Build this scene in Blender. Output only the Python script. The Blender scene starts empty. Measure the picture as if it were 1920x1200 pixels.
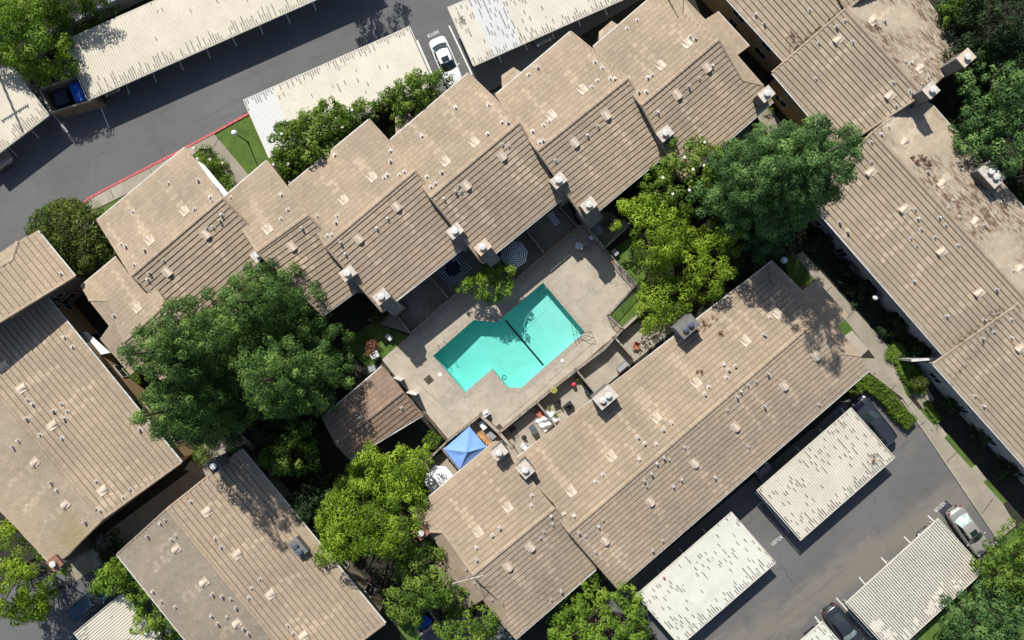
import bpy, math, random
import numpy as np
from mathutils import Vector, Matrix
random.seed(7); RNG = np.random.default_rng(7)
C = bpy.context.scene.collection
SC = bpy.context.scene
# ------------------------------------------------------------------ camera, sky, sun, exposure
CAMH = 72.0
cam = bpy.data.objects.new('camera', bpy.data.cameras.new('camera')); C.objects.link(cam)
cam.location = (0, 0, CAMH); cam.data.sensor_width = 36; cam.data.lens = 36*CAMH/96.0
cam.data.clip_start = 1; cam.data.clip_end = 1000
SC.camera = cam
SUNV = Vector((-.365, .88, 1.0)).normalized()
world = bpy.data.worlds.new('World'); SC.world = world; world.use_nodes = True
wn = world.node_tree; sky = wn.nodes.new('ShaderNodeTexSky'); sky.sky_type = 'NISHITA'; sky.sun_disc = False
sky.sun_elevation = math.asin(SUNV.z); sky.sun_rotation = math.atan2(SUNV.x, SUNV.y)
bg = wn.nodes['Background']; wn.links.new(sky.outputs[0], bg.inputs[0]); bg.inputs[1].default_value = 0.088
sl = bpy.data.lights.new('sun', 'SUN'); sl.energy = 4.7; sl.angle = math.radians(.5); sl.color = (1, .965, .9)
sun = bpy.data.objects.new('sun', sl); C.objects.link(sun); sun.rotation_euler = (-SUNV).to_track_quat('-Z', 'Y').to_euler()
sun.location = (-30, 60, 80)
SC.view_settings.view_transform = 'Standard'; SC.view_settings.look = 'None'; SC.view_settings.exposure = 0.3
SC.view_settings.gamma = 1; SC.view_settings.use_curve_mapping = False
SC.render.engine = 'CYCLES'
# ------------------------------------------------------------------ coordinates: a pixel of the survey plan -> ground metres at height z
def P(px, py, z=0.0):
    k = (CAMH-z)/CAMH/20.0
    return Vector(((px-960)*k, (600-py)*k, z))
# ------------------------------------------------------------------ materials
MATS = {}
def newmat(name):
    m = bpy.data.materials.new(name); m.use_nodes = True
    return m, m.node_tree, m.node_tree.nodes['Principled BSDF']
def N(nt, t, **kw):
    n = nt.nodes.new(t)
    for k, v in kw.items():
        if k.startswith('i_'): n.inputs[int(k[2:])].default_value = v
        else: setattr(n, k, v)
    return n
def ramp(nt, stops, src):
    r = nt.nodes.new('ShaderNodeValToRGB'); e = r.color_ramp.elements
    while len(e) < len(stops): e.new(.5)
    for x, (p, c) in zip(e, stops): x.position = p; x.color = (*c, 1) if len(c) == 3 else c
    nt.links.new(src, r.inputs[0]); return r.outputs[0]
def mixc(nt, fac, a, b, mode='MIX'):
    n = nt.nodes.new('ShaderNodeMix'); n.data_type = 'RGBA'; n.blend_type = mode
    for s, v in ((0, fac), (6, a), (7, b)):
        if isinstance(v, (int, float)): n.inputs[s].default_value = v
        elif isinstance(v, tuple): n.inputs[s].default_value = (*v, 1)
        else: nt.links.new(v, n.inputs[s])
    return n.outputs[2]
def math_(nt, op, a, b=None, c=None):
    n = nt.nodes.new('ShaderNodeMath'); n.operation = op
    for s, v in enumerate((a, b, c)):
        if v is None: continue
        if isinstance(v, (int, float)): n.inputs[s].default_value = v
        else: nt.links.new(v, n.inputs[s])
    return n.outputs[0]
def noise(nt, scale, detail=4, rough=.55, vec=None, dist=0):
    n = N(nt, 'ShaderNodeTexNoise'); n.inputs['Scale'].default_value = scale
    n.inputs['Detail'].default_value = detail; n.inputs['Roughness'].default_value = rough; n.inputs['Distortion'].default_value = dist
    nt.links.new(vec if vec is not None else pos(nt), n.inputs['Vector']); return n.outputs[0]
def pos(nt):
    g = nt.nodes.get('GEO') or nt.nodes.new('ShaderNodeNewGeometry'); g.name = 'GEO'; return g.outputs['Position']
def scaled(nt, v, s, rotz=0):
    m = N(nt, 'ShaderNodeMapping'); m.vector_type = 'TEXTURE'; m.inputs['Scale'].default_value = tuple(1/q for q in s); m.inputs['Rotation'].default_value = (0, 0, rotz)
    nt.links.new(v, m.inputs[0]); return m.outputs[0]
def bump(nt, h, strength, dist, bs):
    b = N(nt, 'ShaderNodeBump'); b.inputs['Strength'].default_value = strength; b.inputs['Distance'].default_value = dist
    nt.links.new(h, b.inputs['Height']); nt.links.new(b.outputs[0], bs.inputs['Normal'])
def simple(name, col, rough=.7, metal=0, var=.12, sc=3.0, spec=None, coat=0):
    if name in MATS: return MATS[name]
    m, nt, bs = newmat(name)
    f = noise(nt, sc, 5)
    d = tuple(c*(1-var*2.2) for c in col); l = tuple(min(1, c*(1+var)) for c in col)
    nt.links.new(ramp(nt, [(.3, d), (.7, l)], f), bs.inputs['Base Color'])
    bs.inputs['Roughness'].default_value = rough; bs.inputs['Metallic'].default_value = metal
    if coat: bs.inputs['Coat Weight'].default_value = coat; bs.inputs['Coat Roughness'].default_value = .04
    MATS[name] = m; return m
def attr(nt, name):
    a = nt.nodes.new('ShaderNodeAttribute'); a.attribute_name = name; return a.outputs['Fac']
def tile_mat(name, a, b, c, debris=0.0, ang=40, moss=.1):
    m, nt, bs = newmat(name)
    t = attr(nt, 'tone')
    col = ramp(nt, [(0, a), (.45, b), (.85, c), (1, tuple(v*1.16 for v in c))], t)
    big = noise(nt, .16, 4, .6)
    col = mixc(nt, ramp(nt, [(.34, (0, 0, 0)), (.66, (.8, .8, .8))], big), col, mixc(nt, 1.0, col, (.68, .71, .73), 'MULTIPLY'))
    # run-off streaks, stretched down the slope
    st = noise(nt, 1.0, 5, .6, scaled(nt, pos(nt), (2.2, .22, .22), math.radians(ang)))
    col = mixc(nt, ramp(nt, [(.52, (0, 0, 0)), (.72, (.5, .5, .5))], st), col, mixc(nt, 1.0, col, (1.25, 1.2, 1.12), 'MULTIPLY'))
    gr = noise(nt, 14, 4, .7)
    col = mixc(nt, ramp(nt, [(.35, (.35, .35, .35)), (.6, (0, 0, 0))], gr), col, mixc(nt, 1.0, col, (.62, .6, .6), 'MULTIPLY'))
    dt = attr(nt, 'grime_shade')
    col = mixc(nt, math_(nt, 'MULTIPLY', dt, .62), col, (.085, .055, .032))  # dark tile heads: shade between courses, with grime, put into the colour
    ms = noise(nt, .5, 6, .7)
    col = mixc(nt, ramp(nt, [(.66, (0, 0, 0)), (.8, (moss,)*3)], ms), col, (.16, .15, .06))
    if name == 'tile_weathered':   # yellow moss patch at the lower left corner
        vm = N(nt, 'ShaderNodeVectorMath'); vm.operation = 'DISTANCE'; nt.links.new(pos(nt), vm.inputs[0]); vm.inputs[1].default_value = P(150, 1000, 5.5)
        dm = math_(nt, 'ADD', math_(nt, 'MULTIPLY', vm.outputs['Value'], .16), math_(nt, 'MULTIPLY', noise(nt, .8, 6, .7), .9))
        col = mixc(nt, ramp(nt, [(.5, (.6, .6, .6)), (.85, (0, 0, 0))], dm), col, (.27, .20, .06))
    ru = noise(nt, .23, 5, .65, scaled(nt, pos(nt), (1, 1, 1), 1.3))
    col = mixc(nt, ramp(nt, [(.6, (0, 0, 0)), (.78, (.4, .4, .4))], ru), col, (.30, .17, .10))
    if debris:
        db = noise(nt, 1.6, 5, .7, scaled(nt, pos(nt), (.75, 2.6, 1), math.radians(ang)))
        area = ramp(nt, [(.44, (0, 0, 0)), (.56, (1, 1, 1))], noise(nt, .16, 3))
        msk = math_(nt, 'MULTIPLY', ramp(nt, [(.49, (0, 0, 0)), (.545, (debris,)*3)], db), area)
        col = mixc(nt, msk, col, mixc(nt, noise(nt, 3), (.10, .050, .028), (.17, .11, .065)))
    nt.links.new(col, bs.inputs['Base Color']); bs.inputs['Roughness'].default_value = .85
    bump(nt, noise(nt, 30, 3), .35, .01, bs)
    MATS[name] = m; return m
TA = (.365, .278, .192); TB = (.408, .312, .216); TC = (.45, .345, .242)
tile_mat('tile_tan', TA, TB, TC, ang=40)
tile_mat('tile_cream', TA, TB, TC, ang=-50)
tile_mat('tile_side', TA, TB, TC, ang=-50)
tile_mat('tile_red', (.25, .170, .120), (.29, .198, .140), (.33, .226, .16), ang=40)
tile_mat('tile_debris', (.40, .325, .232), (.44, .36, .26), (.48, .395, .29), debris=1, ang=-47, moss=.15)
tile_mat('tile_grey', (.285, .235, .172), (.32, .262, .193), (.355, .292, .215), ang=-50, moss=.4)
tile_mat('tile_weathered', (.36, .282, .196), (.40, .314, .218), (.44, .348, .244), ang=-50, moss=.3)
simple('roof_under', (.12, .09, .07), .9)
simple('gutter_white', (.62, .60, .55), .5)
simple('wall_tan', (.36, .29, .20), .9, sc=.8)
simple('wall_yellow', (.40, .30, .16), .9, sc=.8)
simple('wall_grey', (.34, .345, .34), .9, sc=.8)
simple('wall_orange', (.48, .31, .15), .9, sc=.8)
simple('glass_dark', (.02, .024, .03), .08, var=.05)
simple('frame_white', (.6, .58, .54), .5)
simple('chim_grey', (.17, .165, .155), .9)
simple('chim_cap', (.54, .49, .42), .5, var=.14, sc=4)
simple('rust', (.46, .25, .12), .8, var=.3, sc=6)
simple('cap_dark', (.05, .05, .055), .5)
simple('metal_white', (.64, .63, .60), .35)
simple('vent_tan', (.58, .47, .36), .6)
simple('vent_dark', (.03, .025, .03), .9)
simple('pipe_metal', (.40, .36, .32), .5)
simple('flash_metal', (.46, .40, .34), .55)
simple('wood_cap', (.30, .27, .225), .85, var=.3, sc=5)
simple('wood_brown', (.17, .115, .075), .85, var=.3, sc=4)
simple('wood_orange', (.50, .25, .09), .7, var=.2, sc=5)
simple('stucco_brown', (.22, .165, .12), .9, sc=1.2)
simple('paint_white', (.72, .72, .70), .7, var=.12, sc=7)
simple('paint_red', (.52, .11, .11), .7, var=.2, sc=5)
simple('coping', (.37, .315, .25), .8, var=.07, sc=5)
simple('black_metal', (.02, .02, .022), .45)
simple('steel', (.55, .55, .56), .25, metal=.9, var=.05)
simple('globe_white', (.78, .78, .76), .4, var=.03)
simple('soil', (.055, .042, .032), .95, var=.35, sc=2)
simple('bark', (.09, .065, .045), .95, var=.3, sc=6)
simple('hedge_core', (.012, .022, .006), .95)
simple('bright_blue', (.015, .12, .62), .55, var=.15)
simple('plastic_black', (.018, .018, .02), .5)
simple('fabric_white', (.78, .78, .77), .85, var=.06)
simple('fabric_blue', (.20, .37, .78), .8, var=.04)
simple('fabric_navy', (.02, .028, .05), .85)
simple('grey_plastic', (.30, .31, .33), .6)
simple('terracotta', (.42, .14, .08), .8)
simple('pink', (.7, .04, .1), .6)
simple('yellow', (.65, .62, .12), .6)
simple('brick_red', (.27, .12, .08), .85)
simple('litter_red', (.24, .085, .06), .95, var=.4, sc=8)
def ground_mats():
    # asphalt
    for name, base in (('asphalt', (.122, .122, .121)), ('asphalt_lot', (.128, .125, .121))):
        m, nt, bs = newmat(name)
        c = ramp(nt, [(.3, tuple(x*.82 for x in base)), (.7, tuple(x*1.12 for x in base))], noise(nt, .16, 6, .6))
        g = noise(nt, 22, 4, .8)
        c = mixc(nt, 1.0, c, ramp(nt, [(.25, (.72, .72, .72)), (.75, (1.22, 1.22, 1.22))], g), 'MULTIPLY')
        oil = noise(nt, .75, 6, .65, dist=.6)
        c = mixc(nt, ramp(nt, [(.66, (0, 0, 0)), (.78, (.65, .65, .65))], oil), c, (.045, .043, .042))
        dust = noise(nt, .09, 7, .65, scaled(nt, pos(nt), (.7, 1.8, 1), math.radians(40)))
        c = mixc(nt, ramp(nt, [(.56, (0, 0, 0)), (.7, (.55 if name == 'asphalt_lot' else .15,)*3)], dust), c, (.21, .185, .155))
        if name == 'asphalt_lot':   # washed-out silt lying in the low line of the lot
            a_, b_ = P(1480, 1150), P(1775, 945); d_ = (b_-a_).normalized(); sp_ = N(nt, 'ShaderNodeSeparateXYZ'); nt.links.new(pos(nt), sp_.inputs[0])
            dd = math_(nt, 'ABSOLUTE', math_(nt, 'ADD', math_(nt, 'ADD', math_(nt, 'MULTIPLY', sp_.outputs[0], -d_.y), math_(nt, 'MULTIPLY', sp_.outputs[1], d_.x)), -(a_.x*-d_.y+a_.y*d_.x)))
            dd = math_(nt, 'SUBTRACT', dd, math_(nt, 'MULTIPLY', noise(nt, .35, 8, .7, dist=.8), 5.2))
            c = mixc(nt, ramp(nt, [(0, (.62, .62, .62)), (.45, (0, 0, 0))], math_(nt, 'ADD', math_(nt, 'MULTIPLY', dd, .35), .62)), c, (.20, .175, .14))
            c = mixc(nt, ramp(nt, [(.60, (0, 0, 0)), (.72, (.5, .5, .5))], noise(nt, .5, 8, .72, dist=1)), c, (.07, .062, .055))
        wr = noise(nt, .8, 6, .65, scaled(nt, pos(nt), (.25, 2.2, 1), math.radians(24 if name == 'asphalt' else 40)))
        c = mixc(nt, ramp(nt, [(.52, (0, 0, 0)), (.66, (.35, .35, .35))], wr), c, (.08, .08, .08))
        vo = N(nt, 'ShaderNodeTexVoronoi'); vo.feature = 'DISTANCE_TO_EDGE'; vo.inputs['Scale'].default_value = .16
        wv = N(nt, 'ShaderNodeVectorMath'); wv.operation = 'ADD'; nz = N(nt, 'ShaderNodeTexNoise'); nz.inputs['Scale'].default_value = .8; nz.inputs['Detail'].default_value = 6
        nt.links.new(pos(nt), nz.inputs[0]); nt.links.new(pos(nt), wv.inputs[0]); nt.links.new(nz.outputs[1], wv.inputs[1]); nt.links.new(wv.outputs[0], vo.inputs[0])
        crk = math_(nt, 'MULTIPLY', ramp(nt, [(0, (1, 1, 1)), (.0035, (0, 0, 0))], vo.outputs[0]), ramp(nt, [(.45, (0, 0, 0)), (.55, (.7, .7, .7))], noise(nt, .25, 2)))
        c = mixc(nt, crk, c, (.04, .04, .04))
        nt.links.new(c, bs.inputs['Base Color']); bs.inputs['Roughness'].default_value = .88; bump(nt, g, .3, .01, bs); MATS[name] = m
    for name, base, st in (('concrete', (.33, .295, .235), .5), ('deck_concrete', (.42, .365, .285), .7), ('path_concrete', (.30, .265, .205), .35)):
        m, nt, bs = newmat(name)
        c = ramp(nt, [(.28, tuple(x*.80 for x in base)), (.72, tuple(x*1.15 for x in base))], noise(nt, .35, 7, .62))
        s = noise(nt, .9, 8, .7, dist=1.2)
        c = mixc(nt, ramp(nt, [(.5, (0, 0, 0)), (.68, (st,)*3)], s), c, tuple(x*.62 for x in base))
        s2 = noise(nt, .28, 5, .6, dist=.5)
        c = mixc(nt, ramp(nt, [(.56, (0, 0, 0)), (.66, (.4, .4, .4))], s2), c, (.50, .45, .37))
        g = noise(nt, 26, 4, .8)
        c = mixc(nt, 1.0, c, ramp(nt, [(.25, (.85, .85, .85)), (.75, (1.1, 1.1, 1.1))], g), 'MULTIPLY')
        nt.links.new(c, bs.inputs['Base Color']); bs.inputs['Roughness'].default_value = .9; bump(nt, g, .2, .008, bs); MATS[name] = m
    m, nt, bs = newmat('lawn')
    c = ramp(nt, [(.3, (.045, .085, .012)), (.55, (.085, .15, .02)), (.75, (.17, .18, .05))], noise(nt, .55, 6, .65))
    g = noise(nt, 18, 5, .8)
    c = mixc(nt, 1.0, c, ramp(nt, [(.3, (.45, .45, .45)), (.7, (1.4, 1.4, 1.4))], g), 'MULTIPLY')
    nt.links.new(c, bs.inputs['Base Color']); bs.inputs['Roughness'].default_value = .95; bump(nt, g, .8, .04, bs); MATS['lawn'] = m
    m, nt, bs = newmat('mulch')
    c = ramp(nt, [(.3, (.012, .013, .008)), (.55, (.03, .026, .018)), (.75, (.07, .055, .038))], noise(nt, 5, 7, .75))
    c = mixc(nt, ramp(nt, [(.52, (0, 0, 0)), (.6, (.7, .7, .7))], noise(nt, .9, 6, .7)), c, (.03, .045, .012))
    nt.links.new(c, bs.inputs['Base Color']); bs.inputs['Roughness'].default_value = .97; bump(nt, noise(nt, 9, 4, .8), .9, .06, bs); MATS['mulch'] = m
    m, nt, bs = newmat('pool_plaster')
    c = ramp(nt, [(.3, (.50, .62, .59)), (.7, (.57, .69, .66))], noise(nt, .7, 4))
    vo = N(nt, 'ShaderNodeTexVoronoi'); vo.feature = 'SMOOTH_F1'; vo.inputs['Scale'].default_value = 4.5
    nt.links.new(pos(nt), vo.inputs[0])
    c = mixc(nt, 1.0, c, ramp(nt, [(.3, (.86, .95, .95)), (.75, (1.2, 1.06, 1.05))], noise(nt, 6, 5, .75, dist=1.5)), 'MULTIPLY')
    nt.links.new(c, bs.inputs['Base Color']); bs.inputs['Roughness'].default_value = .8; MATS['pool_plaster'] = m
    m = bpy.data.materials.new('water'); m.use_nodes = True; nt = m.node_tree; nt.nodes.remove(nt.nodes['Principled BSDF'])
    va = N(nt, 'ShaderNodeVolumeAbsorption'); va.inputs[0].default_value = (0, .93, .86, 1); va.inputs[1].default_value = .29; nt.links.new(va.outputs[0], nt.nodes['Material Output'].inputs[1])
    tr = N(nt, 'ShaderNodeBsdfTransparent'); tr.inputs[0].default_value = (.93, .99, .98, 1)
    gl = N(nt, 'ShaderNodeBsdfGlossy'); gl.inputs['Roughness'].default_value = .06
    fr = N(nt, 'ShaderNodeFresnel'); fr.inputs[0].default_value = 1.33
    bp = N(nt, 'ShaderNodeBump'); bp.inputs['Strength'].default_value = .25; bp.inputs['Distance'].default_value = .03
    nt.links.new(noise(nt, 2.5, 4), bp.inputs['Height']); nt.links.new(bp.outputs[0], gl.inputs['Normal']); nt.links.new(bp.outputs[0], fr.inputs['Normal'])
    mx = N(nt, 'ShaderNodeMixShader'); nt.links.new(fr.outputs[0], mx.inputs[0]); nt.links.new(tr.outputs[0], mx.inputs[1]); nt.links.new(gl.outputs[0], mx.inputs[2])
    nt.links.new(mx.outputs[0], nt.nodes['Material Output'].inputs[0]); MATS['water'] = m
ground_mats()
def sheet_mat(name, base, dash, edge, patch=0):
    """painted ribbed steel: valley shade tinted in; grime lying in the ribs in dashes, longer along the low edge"""
    m, nt, bs = newmat(name)
    tc = N(nt, 'ShaderNodeTexCoord'); sp = N(nt, 'ShaderNodeSeparateXYZ'); nt.links.new(tc.outputs['Object'], sp.inputs[0])
    x, y = sp.outputs[0], sp.outputs[1]
    rib = math_(nt, 'FLOOR', math_(nt, 'DIVIDE', x, RIB))
    fr = math_(nt, 'FRACT', math_(nt, 'DIVIDE', x, RIB))
    inrib = math_(nt, 'MULTIPLY', math_(nt, 'GREATER_THAN', fr, .38), math_(nt, 'LESS_THAN', fr, .76))
    w1 = N(nt, 'ShaderNodeTexWhiteNoise', noise_dimensions='1D'); nt.links.new(rib, w1.inputs['W'])
    yy = math_(nt, 'FLOOR', math_(nt, 'ADD', math_(nt, 'MULTIPLY', y, 2.3), math_(nt, 'MULTIPLY', w1.outputs[0], 9.0)))
    cb = N(nt, 'ShaderNodeCombineXYZ'); nt.links.new(rib, cb.inputs[0]); nt.links.new(yy, cb.inputs[1])
    w2 = N(nt, 'ShaderNodeTexWhiteNoise', noise_dimensions='2D'); nt.links.new(cb.outputs[0], w2.inputs[0])
    area = ramp(nt, [(.35, (0, 0, 0)), (.65, (1, 1, 1))], noise(nt, .22, 3, .6))
    d1 = math_(nt, 'LESS_THAN', w2.outputs[0], math_(nt, 'MULTIPLY', area, dash))
    eg = attr(nt, 'edge')   # metres to the low edge
    d2 = math_(nt, 'LESS_THAN', eg, math_(nt, 'MULTIPLY', w1.outputs[0], edge))
    d = math_(nt, 'MULTIPLY', math_(nt, 'MAXIMUM', d1, d2), inrib)
    soft = math_(nt, 'MULTIPLY', d, ramp(nt, [(.3, (.5, .5, .5)), (.6, (1, 1, 1))], noise(nt, 7, 3)))
    c = ramp(nt, [(.3, tuple(v*.9 for v in base)), (.7, tuple(min(.9, v*1.06) for v in base))], noise(nt, .6, 5, .6))
    sp2 = noise(nt, 3.2, 6, .8)
    c = mixc(nt, ramp(nt, [(.67, (0, 0, 0)), (.76, (.5, .5, .5))], sp2), c, tuple(v*.5 for v in base))
    if patch:
        c = mixc(nt, math_(nt, 'MULTIPLY', math_(nt, 'GREATER_THAN', x, patch[0]), math_(nt, 'LESS_THAN', x, patch[1])), c, (.58, .585, .57))
    c = mixc(nt, math_(nt, 'MULTIPLY', inrib, .14), c, (.2, .17, .12))  # shading of the rib valleys tinted into the sheet colour
    c = mixc(nt, math_(nt, 'MULTIPLY', soft, .95), c, (.085, .070, .05))
    nt.links.new(c, bs.inputs['Base Color']); bs.inputs['Roughness'].default_value = .55; MATS[name] = m
RIB = .23
sheet_mat('sheet_cream', (.60, .55, .44), .02, 1.5)
sheet_mat('sheet_cream2', (.60, .56, .46), .05, .9, (-99, -5.4))
sheet_mat('sheet_worn', (.61, .575, .48), .27, .9)
sheet_mat('sheet_worn_panel', (.61, .575, .48), .28, .8, (-6.8, -4.0))
sheet_mat('sheet_pale', (.66, .66, .58), .26, 1.0)
sheet_mat('sheet_striped', (.64, .61, .52), 5.0, 1.2)
def leaf_mat(name, a, b, c, trans=.35):
    m = bpy.data.materials.new(name); m.use_nodes = True; nt = m.node_tree; bs = nt.nodes['Principled BSDF']
    col = ramp(nt, [(0, a), (.5, b), (1, c)], attr(nt, 'tone'))
    nt.links.new(col, bs.inputs['Base Color']); bs.inputs['Roughness'].default_value = .6; bs.inputs['Specular IOR Level'].default_value = .18
    tl = N(nt, 'ShaderNodeBsdfTranslucent'); nt.links.new(mixc(nt, 1.0, col, (1.3, 1.5, .6), 'MULTIPLY'), tl.inputs[0])
    mx = N(nt, 'ShaderNodeMixShader'); mx.inputs[0].default_value = trans
    nt.links.new(bs.outputs[0], mx.inputs[1]); nt.links.new(tl.outputs[0], mx.inputs[2]); nt.links.new(mx.outputs[0], nt.nodes['Material Output'].inputs[0])
    MATS[name] = m
leaf_mat('leaf_conifer', (.018, .045, .012), (.070, .138, .030), (.20, .31, .07), .14)
leaf_mat('leaf_fresh', (.055, .115, .012), (.14, .235, .024), (.26, .36, .05), .3)
leaf_mat('leaf_bluegreen', (.018, .048, .014), (.066, .135, .038), (.18, .30, .085), .14)
leaf_mat('leaf_yellow', (.085, .155, .012), (.20, .30, .022), (.34, .45, .05), .3)
leaf_mat('leaf_magnolia', (.035, .075, .010), (.095, .165, .018), (.20, .28, .045), .2)
leaf_mat('leaf_mid', (.045, .090, .014), (.11, .185, .025), (.20, .29, .045), .25)
leaf_mat('leaf_olive', (.034, .060, .010), (.080, .118, .017), (.15, .19, .035), .2)
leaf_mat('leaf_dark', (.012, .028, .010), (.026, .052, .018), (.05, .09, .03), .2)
leaf_mat('leaf_hedge', (.05, .095, .008), (.10, .17, .012), (.17, .25, .025), .2)
leaf_mat('leaf_litter', (.10, .035, .022), (.17, .065, .045), (.26, .12, .08), .1)
leaf_mat('leaf_debris', (.05, .035, .02), (.09, .06, .035), (.14, .10, .06), .1)
leaf_mat('petal', (.7, .68, .6), (.8, .78, .72), (.85, .84, .8), .2)
# ------------------------------------------------------------------ object helpers
def tag(o, label=None, cat=None, group=None, kind=None):
    if label: o['label'] = label
    if cat: o['category'] = cat
    if group: o['group'] = group
    if kind: o['kind'] = kind
    return o
def empty(name, loc, label, cat, group=None, rz=0.0):
    o = bpy.data.objects.new(name, None); o.empty_display_size = .3; C.objects.link(o)
    o.location = loc; o.rotation_euler = (0, 0, rz); return tag(o, label, cat, group)
class MB:
    def __init__(s): s.v = []; s.f = []; s.t = []; s.dt = []; s.di = 0.0; s.tn = 0.5; s.mi = []; s.m = 0
    def add(s, vs, fs):
        o = len(s.v); s.v += [tuple(v) for v in vs]
        for f in fs: s.f.append(tuple(o+i for i in f)); s.t.append(s.tn); s.mi.append(s.m); s.dt.append(s.di)
        return s
    def box(s, x0, x1, y0, y1, z0, z1, M=None):
        vs = [Vector((x, y, z)) for z in (z0, z1) for y in (y0, y1) for x in (x0, x1)]
        if M is not None: vs = [M @ v for v in vs]
        return s.add(vs, [(0, 2, 3, 1), (4, 5, 7, 6), (0, 1, 5, 4), (2, 6, 7, 3), (0, 4, 6, 2), (1, 3, 7, 5)])
    def prism(s, pts, z0, z1):
        """pts: plan points (x,y) ; z0,z1 floats or lists"""
        n = len(pts); a = z0 if isinstance(z0, (list, tuple)) else [z0]*n; b = z1 if isinstance(z1, (list, tuple)) else [z1]*n
        ar = sum(pts[i][0]*pts[(i+1) % n][1]-pts[(i+1) % n][0]*pts[i][1] for i in range(n))
        idx = list(range(n)) if ar > 0 else list(range(n))[::-1]
        vs = [(pts[i][0], pts[i][1], a[i]) for i in idx]+[(pts[i][0], pts[i][1], b[i]) for i in idx]
        return s.add(vs, [tuple(range(n))[::-1], tuple(range(n, 2*n))]+[(i, (i+1) % n, n+(i+1) % n, n+i) for i in range(n)])
    def beam(s, a, b, w, h, up=Vector((0, 0, 1))):
        a = Vector(a); b = Vector(b); d = (b-a); L = d.length
        if L < 1e-6: return s
        d /= L; sx = d.cross(up)
        if sx.length < 1e-3: sx = Vector((1, 0, 0))
        sx.normalize(); u = sx.cross(d)
        vs = [p+sx*i*w/2+u*j*h/2 for p in (a, b) for j in (-1, 1) for i in (-1, 1)]
        return s.add(vs, [(0, 1, 3, 2), (4, 6, 7, 5), (0, 4, 5, 1), (2, 3, 7, 6), (0, 2, 6, 4), (1, 5, 7, 3)])
    def tube(s, pts, rs, n=8, cap=True):
        pts = [Vector(p) for p in pts]; rs = rs if isinstance(rs, (list, tuple)) else [rs]*len(pts)
        rings = []; ref = None
        for i, p in enumerate(pts):
            d = (pts[min(i+1, len(pts)-1)]-pts[max(i-1, 0)]).normalized()
            if ref is None: ref = Vector((1, 0, 0)) if abs(d.x) < .9 else Vector((0, 1, 0))
            a = (ref-d*ref.dot(d)).normalized(); b = d.cross(a); ref = a
            rings.append([p+(a*math.cos(2*math.pi*k/n)+b*math.sin(2*math.pi*k/n))*rs[i] for k in range(n)])
        vs = [v for r in rings for v in r]; fs = []
        for i in range(len(pts)-1):
            for k in range(n): fs.append((i*n+k, i*n+(k+1) % n, (i+1)*n+(k+1) % n, (i+1)*n+k))
        if cap: fs += [tuple(range(n))[::-1], tuple(range((len(pts)-1)*n, len(pts)*n))]
        return s.add(vs, fs)
    def lathe(s, prof, cx=0, cy=0, n=16, M=None):
        vs = []; fs = []; m = len(prof)
        for k in range(n):
            c, q = math.cos(2*math.pi*k/n), math.sin(2*math.pi*k/n)
            for r, z in prof: vs.append(Vector((cx+r*c, cy+r*q, z)))
        if M is not None: vs = [M @ v for v in vs]
        for k in range(n):
            for i in range(m-1): fs.append((k*m+i, ((k+1) % n)*m+i, ((k+1) % n)*m+i+1, k*m+i+1))
        return s.add(vs, fs)
    def mesh(s, name, mats, org=(0, 0, 0), smooth=False, tone=False):
        me = bpy.data.meshes.new(name); ox, oy, oz = org
        me.from_pydata([(x-ox, y-oy, z-oz) for x, y, z in s.v], [], s.f)
        for m in (mats if isinstance(mats, (list, tuple)) else [mats]): me.materials.append(MATS[m])
        if any(s.mi): me.polygons.foreach_set('material_index', s.mi)
        if smooth: me.polygons.foreach_set('use_smooth', [True]*len(s.f))
        if tone: me.attributes.new('tone', 'FLOAT', 'FACE').data.foreach_set('value', s.t)
        if tone and any(s.dt): me.attributes.new('grime_shade', 'FLOAT', 'FACE').data.foreach_set('value', s.dt)
        me.update(); return me
    def build(s, name, mats, parent=None, smooth=False, tone=False, kind=None, local=False):
        org = (0, 0, 0) if (parent is None or local) else ROOT.get(parent.name, tuple(parent.location))
        me = s.mesh(name, mats, org, smooth, tone)
        o = bpy.data.objects.new(name, me); C.objects.link(o)
        if parent is not None:
            o.parent = parent; ROOT[o.name] = org
        if kind: o['kind'] = kind
        return o
ROOT = {}
def free(mb, name, mats, base, label, cat, group=None, smooth=False, tone=False, kind=None):
    """one-mesh thing with its origin at base"""
    o = bpy.data.objects.new(name, mb.mesh(name, mats, tuple(base), smooth, tone)); o.location = base; C.objects.link(o)
    return tag(o, label, cat, group, kind)
def copy_tree(o, parent=None):
    c = o.copy(); C.objects.link(c)
    if parent is not None: c.parent = parent; c.matrix_parent_inverse = o.matrix_parent_inverse.copy()
    for ch in KIDS.get(o.name, ()): copy_tree(ch, c)
    return c
KIDS = {}
def flat(name, pts, z, mat, kind='structure', parent=None, zb=None):
    """pavement slab: plan polygon given as survey pixels, top at z"""
    mb = MB(); w = [P(a, b, z) for a, b in pts]
    mb.prism([(p.x, p.y) for p in w], zb if zb is not None else z-.12, z)
    o = mb.build(name, mat, parent); o['kind'] = kind
    return o
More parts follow.
